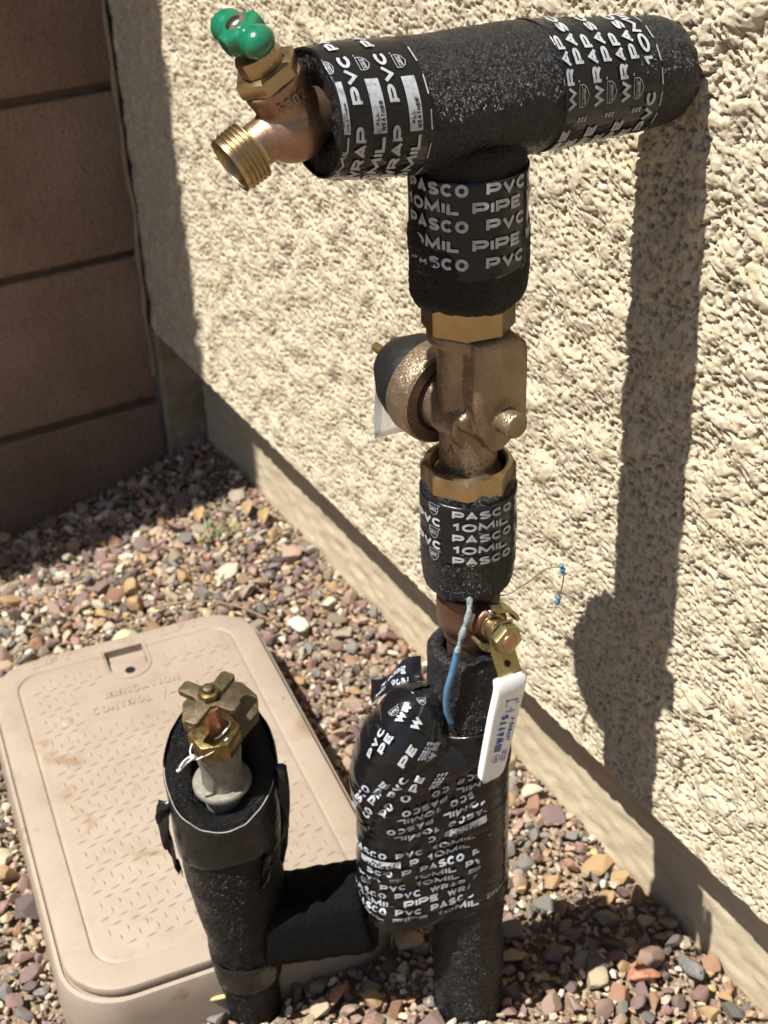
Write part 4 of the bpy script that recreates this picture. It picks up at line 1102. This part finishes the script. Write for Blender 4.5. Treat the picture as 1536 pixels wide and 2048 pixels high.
def hm(tilt=0.0, z0=0.0):
    def mp(a, b_):
        z = min(max(b_ + tilt * a, 0.125), 0.3275); a = a + 0.047; x_, y_ = hull_at(a, z); e = 0.001
        xa, ya = hull_at(a + e, z); xb, yb = hull_at(a - e, z); tx, ty = xa - xb, ya - yb; l = math.hypot(tx, ty) + 1e-9
        nx, ny = -ty / l, tx / l
        if nx * (x_ + 0.02) + ny * y_ < 0: nx, ny = -nx, -ny
        nr = SV * nx + NV * ny
        cre = crease(x_, y_, z)
        if z > 0.27: nr = (nr + Vector((0, 0, (z - 0.272) * 12 * (1 if x_ < -0.01 else 0)))).normalized()
        return W(RB, x_, y_, z) + nr * (0.0009 + cre), nr
    return mp
pb = bmesh.new(); bb = bmesh.new()
h1 = hm(0.16); h2 = hm(0.10)
# arc length grows to the right (towards +s); rows read left to right
def rowtext(words, s0, z, h, mp, flip=False, gap=0.006, lw=0.0062):
    s_ = s0
    for w_ in words:
        wd = lw * len(w_)
        if w_ == '#': add_rect(pb, s_, 0.030, z, h, mp); add_text(bb, 'ALL', s_ + 0.010, 0.008, z + h * 0.52, h * 0.4, mp, off=0.0006, flip=flip); add_text(bb, 'WEATHER', s_ + 0.005, 0.019, z + h * 0.06, h * 0.4, mp, off=0.0006, flip=flip); s_ += 0.030 + gap; continue
        if w_ == '@': add_shield(pb, s_, z, 0.007, h * 1.1, mp); s_ += 0.009 + gap; continue
        add_text(pb, w_, s_, wd, z, h, mp, flip=flip, step=0.0025); s_ += wd + gap
RH = 0.0056
seq = [(['10MIL', 'PIPE', '10MIL', 'PIPE'], -0.092, 0.1440), (['PASCO', 'PVC', 'PASCO'], -0.090, 0.1520), (['10MIL', 'PIPE', 'WRAP'], -0.084, 0.1602), (['PASCO', 'PVC', 'WRAP', 'PI'], -0.090, 0.1684),
       (['@', 'PVC', '10MIL', 'PI'], -0.078, 0.1768), (['PVC', '@', '10MIL', 'PVC'], -0.080, 0.1850), (['SCO', 'P', 'PASCO', 'P'], -0.072, 0.1934), (['#', 'P', '10MIL', 'PI'], -0.078, 0.2018),
       (['PASCO', 'PVC', '10MIL'], -0.088, 0.2104)]
for words, s0, z in seq: rowtext(words, s0, z, RH, h1)
h3 = hm(0.20)
for words, s0, z in [(['C', '#'], -0.030, 0.2215), (['10MIL', 'PASCO'], -0.052, 0.2300), (['PASCO', '10MIL'], -0.056, 0.2385), (['10MIL', 'PASCO'], -0.050, 0.2470), (['PASCO', '10MIL'], -0.046, 0.2555), (['CO', 'PASCO'], -0.026, 0.2640)]:
    rowtext(words, s0, z, RH, h3, flip=True)
# words climbing the dome
def hv(s0, z0, ang):
    c_, s_ = math.cos(ang), math.sin(ang); base_m = hm(0)
    def mp(a, b_): return base_m(s0 + a * c_ - b_ * s_, z0 + a * s_ + b_ * c_)
    return mp
for s0, z0, w_, ln in ((-0.086, 0.222, 'PASCO', 0.036), (-0.0735, 0.224, 'CO', 0.012), (-0.068, 0.240, 'PIPE', 0.026),
                       (-0.060, 0.232, 'PO', 0.013), (-0.054, 0.250, 'PVC', 0.020),
                       (-0.046, 0.247, 'O', 0.007), (-0.040, 0.256, 'PE', 0.012), (-0.033, 0.276, 'WR', 0.013)):
    add_text(pb, w_, 0, ln, 0, 0.0062, hv(s0 + 0.004, z0 + 0.012, 1.12), step=0.002)
for q, sx in enumerate((-0.0325, -0.0300, -0.0275)):
    add_text(pb, ('9051-R', '9052-R', '9054-R')[q], 0, 0.013, 0, 0.0018, hv(sx + 0.006, 0.267, 1.12), step=0.002)
D0 = Vector((-0.10, 0.82, 0.56)).normalized(); E1 = Vector((1, 0, 0)); E1 = (E1 - D0 * E1.dot(D0)).normalized(); E2 = D0.cross(E1).normalized() * -1
if E2.z < 0: E2 = -E2
def dome(ang, px_, py_):
    c_, s_ = math.cos(ang), math.sin(ang)
    def mp(a, b_):
        x_, y_ = px_ + a * c_ - b_ * s_, py_ + a * s_ + b_ * c_
        d = (D0 + E1 * (x_ / 0.034) + E2 * (y_ / 0.040)).normalized()
        t = max(0.0, min(d.z, 0.999)); cs = -0.0465 + 0.013 * t
        ds, dn, z = cs + 0.0315 * d.x, 0.012 + 0.0315 * d.y, 0.272 + 0.057 * d.z
        nr_ = (SV * d.x + NV * d.y + Vector((0, 0, d.z * 0.55))).normalized()
        return W(RB, ds, dn, z) + nr_ * 0.0026, nr_
    return mp
for px_, py_, w_, ln in ((-0.024, -0.006, 'PVC', 0.020), (-0.013, -0.004, 'PE', 0.012), (-0.005, 0.013, 'WR', 0.013), (0.003, -0.012, 'PE', 0.013), (0.006, 0.008, 'W', 0.008)):
    add_text(pb, w_, 0, ln, 0, 0.0060, dome(1.05, px_, py_), step=0.0015)
add_shield(pb, 0, 0, 0.0068, 0.0075, dome(0.6, -0.012, 0.018)); add_shield(pb, 0, 0, 0.0068, 0.0075, dome(0.3, 0.006, 0.026))
for q in range(3): add_text(pb, ('9051-R', '9052-R', '9054-R')[q], 0, 0.012, 0, 0.0018, dome(1.05, 0.012 + 0.0026 * q, -0.008), step=0.002)
link('printed_words', bm_mesh(pb), 'print', sw, None); link('printed_words', bm_mesh(bb), 'black_print', sw, None)
# crumpled loose end of tape behind the dome
bm = bmesh.new(); rws = []
for i in range(9):
    t = i / 8; rws.append([bm.verts.new(W(RB, -0.030 - 0.034 * t, -0.012 - 0.012 * j / 4 + 0.0025 * math.sin(i * 0.9 + j * 0.7), 0.317 - 0.020 * t + 0.012 * (j / 4) * (1 - 0.3 * t) + 0.0015 * math.sin(j * 1.2 + i * 1.1))) for j in range(5)])
for a, b_ in zip(rws, rws[1:]):
    for k in range(4): bm.faces.new((a[k], a[k + 1], b_[k + 1], b_[k]))
lo = link('loose_tape_end', bm_mesh(bm), 'tape', riser, 180)
pb = bmesh.new()
def lm(a, b_):
    t = a / 0.040; q = b_ / 0.014 * 4; i = t * 8
    p = W(RB, -0.064 + 0.034 * t, -0.012 - 0.012 * q / 4 + 0.0025 * math.sin((8 - i) * 0.9 + q * 0.7), 0.317 - 0.020 * (1 - t) + 0.012 * (q / 4) * (1 - 0.3 * (1 - t)) + 0.0015 * math.sin(q * 1.2 + (8 - i) * 1.1)); return p, (NV * 0.8 + Vector((0, 0, 0.6)))
add_text(pb, 'NO.9051', 0.004, 0.026, 0.003, 0.0028, lm, step=0.002, off=0.0006); add_text(pb, 'TAPE', 0.008, 0.020, 0.0075, 0.0032, lm, step=0.002, off=0.0006)
link('printed_words', bm_mesh(pb), 'print', lo, None)

# ---- hose tap at the end of the arm
HB = Vector((0.957, -0.2330, 0.7080)); bdir = Vector((0, -0.48, 0.877)).normalized(); odir = Vector((0, -0.900, -0.436)).normalized()
bm = bmesh.new()
lathe_into(bm, [(0.0120, -0.020), (0.0135, -0.004), (0.0165, 0.002)], 40, frame(HB, (0, -1, 0)))
bmesh.ops.create_uvsphere(bm, u_segments=32, v_segments=20, radius=0.0168, matrix=T0(HB + Vector((0, -0.003, -0.004))) @ Matrix.Diagonal((1, 1.05, 1.0, 1)))
lathe_into(bm, [(0.0150, -0.006), (0.0142, 0.012), (0.0150, 0.0185), (0.0152, 0.0225)], 40, frame(HB + Vector((0, -0.001, 0.0)), bdir))
lathe_into(bm, [(0.0110, -0.004), (0.0108, 0.026)], 36, frame(HB + Vector((0, -0.004, -0.001)), odir))
tapb = link('hose_tap', weld(bm_mesh(bm), 0.0010, 4), 'pink_bronze', riser, 180)
FO = frame(HB + Vector((0, -0.004, -0.001)), odir)
prof = [(0.0105, 0.0215), (0.0132, 0.0218)]; zz = 0.0222
while zz < 0.0325: prof += [(0.0147, zz + 0.0004), (0.0147, zz + 0.0009), (0.0134, zz + 0.0015), (0.0134, zz + 0.0019)]; zz += 0.0023
prof += [(0.0140, zz + 0.0002), (0.0140, zz + 0.0022), (0.0118, zz + 0.0024), (0.0112, zz), (0.0108, zz - 0.014), (0.0060, zz - 0.015)]
link('threaded_outlet', lathe(prof, 64, FO), 'machined_brass', tapb, 35)
FB = frame(HB + Vector((0, -0.001, 0)), bdir, (1, 0.2, 0))
def hexn(r, a, b_, n, M, name, mat, parent, ph=0.0):
    pts_ = [(r * math.cos(2 * math.pi * k / n + ph), r * math.sin(2 * math.pi * k / n + ph)) for k in range(n)]
    return link(name, prism_mesh(pts_, b_ - a, M @ T0((0, 0, a)), 0.0008), mat, parent, 26)
hexn(0.0163, 0.0225, 0.0300, 6, FB, 'packing_nut', 'machined_brass', tapb, 0.3)
hexn(0.0108, 0.0300, 0.0385, 10, FB, 'packing_nut', 'machined_brass', tapb)
link('valve_stem', lathe([(0.0045, 0.038), (0.0045, 0.043)], 20, FB), 'machined_brass', tapb, 40)
# green two-lobed handle lying along x
HC = FB @ Vector((0, 0, 0.0485)); xdir = (Vector((1, 0, 0)) + bdir * -0.05).normalized()
bm = bmesh.new()
lathe_into(bm, [(0.0060, -0.0080), (0.0088, -0.0060), (0.0105, 0.0), (0.0100, 0.0040), (0.0070, 0.0058)], 36, frame(HC, bdir))
for sgn in (-1, 1):
    pc = HC + xdir * 0.0150 * sgn
    bmesh.ops.create_uvsphere(bm, u_segments=28, v_segments=18, radius=0.0084, matrix=T0(pc) @ frame((0, 0, 0), bdir) @ Matrix.Diagonal((1, 1, 0.86, 1)))
tube_into(bm, [HC - xdir * 0.014, HC, HC + xdir * 0.014], 0.0058, 20)
yd = bdir.cross(xdir).normalized()
tube_into(bm, [HC - yd * 0.0105, HC, HC + yd * 0.0105], 0.0055, 20)
hw_ = link('tap_handle', weld(bm_mesh(bm), 0.0008, 6, 0.6), 'green_vinyl', tapb, 180)
link('handle_screw', lathe([(0.0050, 0.0), (0.0050, 0.0012), (0.0042, 0.0022), (0.0020, 0.0027), (0.0004, 0.0028)], 28, frame(HC + bdir * 0.0052, bdir)), 'bright_steel', tapb, 50)
bm = bmesh.new()
def bodymap(a, b_):
    M = frame(HB + Vector((0, -0.001, 0)), bdir, (1, 0, 0)); ph = a / 0.0150 - 0.15
    # around the bonnet cylinder
    e1 = Vector((1, 0, 0)); e2 = bdir.cross(e1).normalized(); d = e1 * math.cos(ph) + e2 * math.sin(ph)
    return HB + Vector((0, -0.001, 0)) + d * 0.0153 + bdir * b_, d
add_text(bm, '5802', -0.0060, 0.0150, 0.0118, 0.0058, bodymap, off=0.0005, step=0.0015, weight=0.2)
link('cast_number', bm_mesh(bm), 'cast_bronze', tapb, None)

# ---- tracer cable and wires tied to the riser
cb = empty('tracer_cable', tuple(W(RB, -0.013, 0.030, 0.30)), 'blue cable with frayed pale upper end running down the front of the riser', 'cable')
link('frayed_sheath', tube([W(RB, 0.000, 0.0240, 0.412), W(RB, -0.001, 0.0290, 0.400), W(RB, -0.0045, 0.0300, 0.388), W(RB, -0.008, 0.0305, 0.372)], lambda t: 0.0019 + 0.0004 * math.sin(t * 20), 12, 8, jitter=0.25), 'braided_cable', cb, 180)
link('cable', tube([W(RB, -0.008, 0.0305, 0.374), W(RB, -0.011, 0.0310, 0.358), W(RB, -0.0145, 0.0305, 0.342), W(RB, -0.0150, 0.0285, 0.325), W(RB, -0.012, 0.0265, 0.312)], 0.0021, 14, 8), 'blue_cable', cb, 180)
wr = empty('tie_wire', tuple(W(RB, 0.018, 0.02, 0.407)), 'thin brown wire looping out beside the valve with two pale blue tips', 'wire')
wpts = [W(RB, 0.012, 0.014, 0.404), W(RB, 0.022, 0.022, 0.4085), W(RB, 0.034, 0.026, 0.420), W(RB, 0.044, 0.029, 0.4315), W(RB, 0.0525, 0.030, 0.4335), W(RB, 0.0548, 0.030, 0.430), W(RB, 0.0545, 0.0295, 0.420), W(RB, 0.0525, 0.029, 0.410)]
link('wire_strand', tube(wpts, 0.00042, 8, 8), 'brown_wire', wr, 180)
link('wire_strand', tube([W(RB, 0.0530, 0.030, 0.4335), W(RB, 0.045, 0.024, 0.4345), W(RB, 0.038, 0.020, 0.4375)], 0.0003, 6, 5), 'brown_wire', wr, 180)
link('blue_tip', tube([W(RB, 0.0530, 0.030, 0.4355), W(RB, 0.0542, 0.030, 0.4320), W(RB, 0.0548, 0.030, 0.4285)], lambda t: 0.0013 + 0.0005 * math.sin(t * 14), 10, 5), 'blue_cable', wr, 180)
link('blue_tip', tube([W(RB, 0.0530, 0.029, 0.4115), W(RB, 0.0520, 0.029, 0.4060)], lambda t: 0.0016 - 0.0003 * t, 10, 5), 'blue_cable', wr, 180)
link('wire_strand', tube([W(RB, 0.0520, 0.029, 0.4070), W(RB, 0.0505, 0.029, 0.4010)], 0.0003, 6, 4), 'brown_wire', wr, 180)

# ================================================================== SECOND VALVE, LEFT
gv_ = empty('garden_valve', (SB.x, SB.y, 0), 'short pipe in open black foam and duct tape topped by a bare brass cross handle', 'pipe valve')
# foam sleeve: flares upward, rim cut on a slant with its high side away from the camera
def sp_c(z): return (-0.0020 * min(z / 0.2, 1.1), 0.0)
def sp_r(z): return float(np.interp(z, [0, 0.03, 0.10, 0.155, 0.20, 0.25, 0.30], [0.0195, 0.0215, 0.0285, 0.0345, 0.0365, 0.0375, 0.0350]))
def rim_z(d_n): return 0.262 - 0.78 * d_n       # higher at the back
seg = 180; rows = []

def sp_ring(tf, inner=0.0, zoff=0.0, amp=0.0009):
    row = []
    for k in range(seg):
        a = 2 * math.pi * k / seg; dn, ds = math.cos(a), math.sin(a)
        zt = rim_z(0.036 * dn) + zoff + 0.003 * noise.noise(Vector((dn * 2, ds * 2, 4)))
        z = tf * zt if inner == 0 else zt - tf
        r = sp_r(z) - inner; r += amp * noise.noise(Vector((dn * 1.4, ds * 1.4, z * 40))) * 2 + 0.6 * amp * pebble_h(Vector((dn * r, ds * r, z)), 800.0)
        c_ = sp_c(z); row.append(tuple(W(SB, c_[0] + r * ds, c_[1] + r * dn, z)))
    return row
for tf in np.linspace(-0.05, 0.975, 220): rows.append(sp_ring(tf))
rows.append(sp_ring(0.993, 0, 0)); 
for inn, dz_ in ((0.0015, -0.0012), (0.004, -0.0022), (0.008, -0.0026), (0.0125, -0.0014), (0.0175, 0.003), (0.0183, 0.012), (0.0185, 0.040), (0.0190, 0.075)):
    rows.append(sp_ring(dz_, inn, 0, 0.0013))
fs = link('foam_sleeve', grid_mesh(np.array(rows), True), 'foam_open', gv_, 180)
# duct tape round the flare, with torn tails
def dmap(a, z, extra=0.0):
    dn, ds = math.cos(a), math.sin(a); r = sp_r(z) + 0.0012 + extra + 0.0008 * noise.noise(Vector((dn * 2.5, ds * 2.5, z * 30 + 3))); c_ = sp_c(z)
    return W(SB, c_[0] + r * ds, c_[1] + r * dn, z)
rows = []; edge_pts = []
for i in range(26):
    t = i / 25; row = []
    for k in range(140):
        a = 2 * math.pi * k / 140; dn = math.cos(a)
        top = rim_z(0.036 * dn) + 0.001 - (0.004 if dn > 0 else -0.001) + 0.0016 * noise.noise(Vector((math.cos(a) * 4, math.sin(a) * 4, 9)))
        bot = 0.192 + 0.006 * math.sin(a * 2 + 0.7) + 0.003 * noise.noise(Vector((math.cos(a) * 3, math.sin(a) * 3, 2)))
        z = bot + (top - bot) * t; row.append(tuple(dmap(a, z, 0.0003 if 0 < i < 25 else -0.0008)))
        if i == 25: edge_pts.append(Vector(row[-1]))
    rows.append(row)
dt = link('duct_tape', grid_mesh(np.array(rows), True), 'duct_tape', gv_, 180)
bm = bmesh.new(); ep = edge_pts[-34:] + edge_pts[:30]; tube_into(bm, [p + Vector((0, 0, 0.0002)) + NV * 0.0006 for p in ep], 0.00045, 6)
link('torn_edge', bm_mesh(bm), 'tape_adhesive_edge', dt, 180)
rows = []
for i in range(14):
    t = i / 13; rows.append([tuple(dmap(2 * math.pi * k / 120, 0.045 + 0.030 * t + 0.003 * math.sin(2 * math.pi * k / 120 + 1), 0.0003 if 0 < i < 13 else -0.001)) for k in range(120)])
link('duct_tape', grid_mesh(np.array(rows), True), 'duct_tape', gv_, 180)
def tail(pts_, wd, name='duct_tape'):
    bm = bmesh.new(); C_ = catmull(pts_, 5); n_ = len(C_); rws_ = []
    for i, p in enumerate(C_):
        t = i / (n_ - 1); w_ = wd(t); rws_.append([bm.verts.new(p + SV * w_ * q + NV * (0.002 * math.sin(i * 0.9 + q * 2)) + Vector((0, 0, 0.0015 * math.sin(i * 2.3 + q * 3)))) for q in (-1, -0.3, 0.4, 1)])
    for a, b_ in zip(rws_, rws_[1:]):
        for k in range(3): bm.faces.new((a[k], a[k + 1], b_[k + 1], b_[k]))
    o = link(name, bm_mesh(bm), 'duct_tape', gv_, 50); s_ = o.modifiers.new('t', 'SOLIDIFY'); s_.thickness = 0.0005
tail([W(SB, -0.0400, 0.012, 0.236), W(SB, -0.0440, 0.014, 0.222), W(SB, -0.0425, 0.018, 0.205), W(SB, -0.0385, 0.021, 0.190), W(SB, -0.0355, 0.022, 0.176)], lambda t: 0.0045 * (1 - t) + 0.0012)
tail([W(SB, 0.0385, 0.006, 0.262), W(SB, 0.0400, 0.010, 0.235), W(SB, 0.0385, 0.014, 0.205), W(SB, 0.0350, 0.016, 0.180)], lambda t: 0.0050 * (1 - 0.7 * t))
tail([W(SB, 0.0270, 0.026, 0.196), W(SB, 0.0250, 0.0275, 0.180), W(SB, 0.0215, 0.0275, 0.166), W(SB, 0.0195, 0.027, 0.160)], lambda t: 0.0035 * (1 - 0.75 * t))
# brass works inside
FT = lambda s_, n_, z_, tilt=(0, 0, 1): frame(W(SB, s_, n_, z_), tilt)
tilt = tuple(Vector((0, 0, 1)) + NV * 0.12 + SV * (-0.03)); tz = Vector(tilt).normalized()
hexn(0.0262, 0.0, 0.0085, 10, FT(0.0015, -0.006, 0.2945, tilt), 'bonnet_plate', 'old_brass', gv_, 0.2)
hexn(0.0175, 0.0, 0.0150, 6, FT(0.0000, 0.016, 0.2890, tilt), 'hex_nut', 'yellow_brass', gv_, 0.15)
link('valve_barrel', lathe([(0.0150, -0.030), (0.0136, -0.016), (0.0155, -0.001), (0.0155, 0.006)], 40, FT(0.0, 0.014, 0.2830, tilt)), 'grey_zinc', gv_, 50)
link('valve_flange', lathe([(0.0120, -0.0035), (0.0192, -0.0035), (0.0200, -0.0025), (0.0200, -0.0005), (0.0192, 0.0008), (0.0120, 0.0014)], 56, FT(-0.0005, 0.011, 0.2540, tilt)), 'grey_zinc', gv_, 25)
link('valve_barrel', lathe([(0.016, 0.12), (0.016, 0.241)], 32, T0(W(SB, 0, 0.004, 0))), 'grey_zinc', gv_, 50)
link('stem_post', lathe([(0.0062, 0.0), (0.0062, 0.029)], 28, FT(0.0003, 0.016, 0.2970, tilt)), 'copper', gv_, 50)
# cross handle: four unequal stubby arms cast in one plate
out = []
arms = [(-27, 0.0215, 0.0052), (62, 0.0235, 0.0052), (150, 0.0225, 0.0054), (244, 0.0245, 0.0052)]
for ang, ln, hw in arms:
    a = math.radians(ang); u_ = Vector((math.cos(a), math.sin(a))); v_ = Vector((-u_.y, u_.x))
    for p, q in ((0.0078, -1), (ln - 0.002, -1.0), (ln, -0.72), (ln, 0.72), (ln - 0.002, 1.0), (0.0082, 1)):
        c_ = u_ * p + v_ * hw * q; out.append((c_.x, c_.y))
HM = frame(W(SB, -0.0009, 0.0130, 0.3240), tilt, SV)
link('cross_handle', prism_mesh(out, 0.0046, HM, 0.0009), 'old_brass', gv_, 40)
hexn(0.0072, 0.0046, 0.0100, 6, HM, 'handle_nut', 'yellow_brass', gv_, 0.3)
link('stem_tip', lathe([(0.0040, 0.0095), (0.0040, 0.0125), (0.0033, 0.0133), (0.0010, 0.0134)], 22, HM), 'old_brass', gv_, 50)
# white string looped over the stem
st_ = empty('string_tie', tuple(W(SB, 0, 0.016, 0.30)), 'white string looped round the brass stem under the cross handle', 'string')
lp_ = []
for k in range(17):
    a = math.radians(120 + 330 * k / 16); lp_.append(W(SB, 0.0010 + 0.0094 * math.cos(a), 0.0165 + 0.0090 * math.sin(a), 0.3035 + 0.0035 * math.cos(a) + 0.0010 * math.sin(3 * a)))
link('string_loop', tube(lp_, 0.00065, 8, 3), 'white_string', st_, 180)
link('string_loop', tube([W(SB, 0.0095, 0.026, 0.3035), W(SB, 0.002, 0.0315, 0.2990), W(SB, -0.006, 0.0325, 0.2945), W(SB, -0.0125, 0.0320, 0.2915), W(SB, -0.0150, 0.030, 0.2960), W(SB, -0.0135, 0.0275, 0.3010)], 0.0006, 8, 5), 'white_string', st_, 180)
link('string_tail', tube([W(SB, -0.0125, 0.0320, 0.2930), W(SB, -0.0175, 0.0325, 0.2895), W(SB, -0.0225, 0.0335, 0.2845), W(SB, -0.0245, 0.0340, 0.2835)], lambda t: 0.0008 + 0.0003 * t, 8, 5), 'white_string', st_, 180)
link('string_tail', tube([W(SB, -0.0130, 0.0315, 0.2950), W(SB, -0.0185, 0.0330, 0.2920), W(SB, -0.0225, 0.0345, 0.2870)], 0.0006, 8, 5), 'white_string', st_, 180)
link('knot', lathe([(0.0004, -0.0018), (0.0016, -0.0010), (0.0018, 0), (0.0016, 0.0010), (0.0004, 0.0018)], 12, frame(W(SB, -0.0135, 0.0322, 0.2935), (1, 0.3, 0.4))), 'white_string', st_, 180)

# foam block bridging the two pipes
fb = empty('foam_offcut', tuple(W(RB, -0.10, 0, 0.0)), 'black piece of split pipe foam bridging the short pipe and the tall riser', 'foam piece')
sec = []
for k in range(48):
    a = 2 * math.pi * k / 48; ca, sa = math.cos(a), math.sin(a); e = 0.5
    sec.append((math.copysign(abs(ca) ** e, ca) * 0.027, math.copysign(abs(sa) ** e, sa) * 0.029))
rows = []
for i in range(34):
    t = i / 33; s_ = -0.150 + 0.078 * t; sq = 1.0 if 0 < i < 33 else 0.88
    if i in (1, 32): sq = 0.97
    rows.append([tuple(W(RB, s_ + 0.006 * (q[1] / 0.029) * -t, q[0] * sq - 0.002, 0.098 + q[1] * sq + 0.016 * t - (0.004 if abs(q[0] - 0.008) < 0.006 and q[1] > 0 else 0) + 0.0022 * noise.noise(Vector((i * 0.35, q[0] * 70, q[1] * 70))))) for q in sec])
P_ = np.array(rows); me = grid_mesh(P_, True)
bm = bmesh.new(); bm.from_mesh(me); bmesh.ops.contextual_create(bm, geom=[e for e in bm.edges if e.is_boundary and e.verts[0].index < 48]); bmesh.ops.contextual_create(bm, geom=[e for e in bm.edges if e.is_boundary]); 
me = bm_mesh(bm); link('foam_piece', me, 'foam_matte_shaded', fb, 60)

# ------------------------------------------------------------------ small litter
def blade_thing(name, pts_, wd, mat, label, cat, taper=True):
    bm = bmesh.new(); C_ = catmull(pts_, 6); n_ = len(C_)
    tube_into(bm, C_, (lambda t: wd * (0.35 + 0.65 * math.sin(math.pi * min(1, t * 0.9 + 0.1)))) if taper else wd, 8)
    o = link(name, bm_mesh(bm), mat, None, 180, loc=pts_[0]); return tag(o, label, cat)
blade_thing('dry_straw', [(0.860, -0.325, 0.020), (0.872, -0.312, 0.026), (0.880, -0.296, 0.030), (0.886, -0.285, 0.027)], 0.0018, 'dry_straw', 'yellow dry straw lying at the foot of the short pipe', 'straw')
blade_thing('dry_twig', [(0.852, -0.300, 0.030), (0.864, -0.288, 0.036), (0.872, -0.276, 0.040), (0.870, -0.268, 0.050)], 0.0012, 'dry_twig', 'grey dry twig poking up beside the near edge of the valve box', 'twig', False)
blade_thing('dry_twig', [(0.62, -0.128, 0.062), (0.66, -0.122, 0.030), (0.70, -0.115, 0.022), (0.735, -0.112, 0.016)], 0.0010, 'dry_twig', 'brown dry stem crossing the right edge of the box lid', 'twig', False)
blade_thing('dry_twig', [(0.36, -0.16, 0.014), (0.38, -0.12, 0.020), (0.41, -0.085, 0.019), (0.45, -0.06, 0.014)], 0.0012, 'dry_twig', 'long reddish twig on the gravel beyond the box lid', 'twig', False)
# pale roots under the swelling
rt = bmesh.new()
for k in range(14):
    x0 = 0.868 + 0.02 * random.random(); y0 = -0.165 + 0.03 * random.random()
    tube_into(rt, catmull([(x0, y0, 0.004), (x0 + random.uniform(-0.008, 0.008), y0 + random.uniform(-0.006, 0.012), 0.022), (x0 + random.uniform(-0.012, 0.012), y0 + random.uniform(0, 0.02), 0.036), (x0 + random.uniform(-0.02, 0.02), y0 + random.uniform(0, 0.03), 0.020)], 5), 0.00055, 5)
o = link('dry_roots', bm_mesh(rt), 'white_string', None, 180, loc=(0.875, -0.155, 0)); o.data.materials.clear(); o.data.materials.append(MAT['dry_straw']); tag(o, 'tangle of pale dry root fibres on the gravel below the taped swelling', 'roots', kind='stuff')
# curled dry leaf
bm = bmesh.new(); rws_ = []
for i in range(10):
    t = i / 9; rws_.append([bm.verts.new((0.402 + 0.011 * math.sin(a) * math.sin(math.pi * (0.12 + 0.8 * t)), -0.222 + 0.030 * t, 0.018 + 0.011 * math.cos(a) * math.sin(math.pi * (0.12 + 0.8 * t)))) for a in [-2.0 + 4.0 * k / 8 for k in range(9)]])
for a, b_ in zip(rws_, rws_[1:]):
    for k in range(8): bm.faces.new((a[k], a[k + 1], b_[k + 1], b_[k]))
o = link('curled_leaf', bm_mesh(bm), 'dry_leaf', None, 60, loc=(0.402, -0.207, 0.01)); tag(o, 'curled pale green dry leaf at the far edge of the valve box', 'leaf')
s_ = o.modifiers.new('t', 'SOLIDIFY'); s_.thickness = 0.0006
# small weed near the house corner
bm = bmesh.new()
for k in range(46):
    a = random.uniform(0, 6.28); l = random.uniform(0.008, 0.022); p0 = Vector((0.245, -0.035, 0.006)) + Vector((random.uniform(-0.02, 0.02), random.uniform(-0.03, 0.02), 0))
    d = Vector((math.cos(a), math.sin(a), random.uniform(0.4, 1.4))).normalized(); sdv = d.cross(Vector((0, 0, 1))).normalized() * 0.0016
    q = [bm.verts.new(v_) for v_ in (p0, p0 + d * l * 0.5 + sdv, p0 + d * l, p0 + d * l * 0.5 - sdv)]; bm.faces.new(q)
o = link('low_weed', bm_mesh(bm), 'green_weed', None, None, loc=(0.245, -0.035, 0)); tag(o, 'small grey green weed in the gravel near the wall corner', 'weed')
for k, (x, y) in enumerate([(0.215, 0.018), (0.245, 0.026), (0.19, -0.035)]):
    bm = bmesh.new(); r_ = []
    for i in range(6):
        t = i / 5; w_ = 0.0075 * math.sin(math.pi * (0.1 + 0.8 * t)); r_.append([bm.verts.new((x + 0.028 * t, y - 0.012 * t + q * w_, float(ground_z(x, y)) + 0.016 + 0.004 * math.sin(t * 3) + abs(q) * 0.003)) for q in (-1, 0, 1)])
    for a, b_ in zip(r_, r_[1:]):
        for j in range(2): bm.faces.new((a[j], a[j + 1], b_[j + 1], b_[j]))
    o = link('dry_leaf', bm_mesh(bm), 'brown_leaf', None, 60, loc=(x, y, 0.01))
    tag(o, ['tan dry leaf against the stem wall nearest the shaded corner', 'tan dry leaf against the stem wall, a step out from the corner', 'tan dry leaf on gravel at the edge of the garden wall shadow'][k], 'leaf', 'dry leaves in the corner')

# haze-free close-up: nothing else
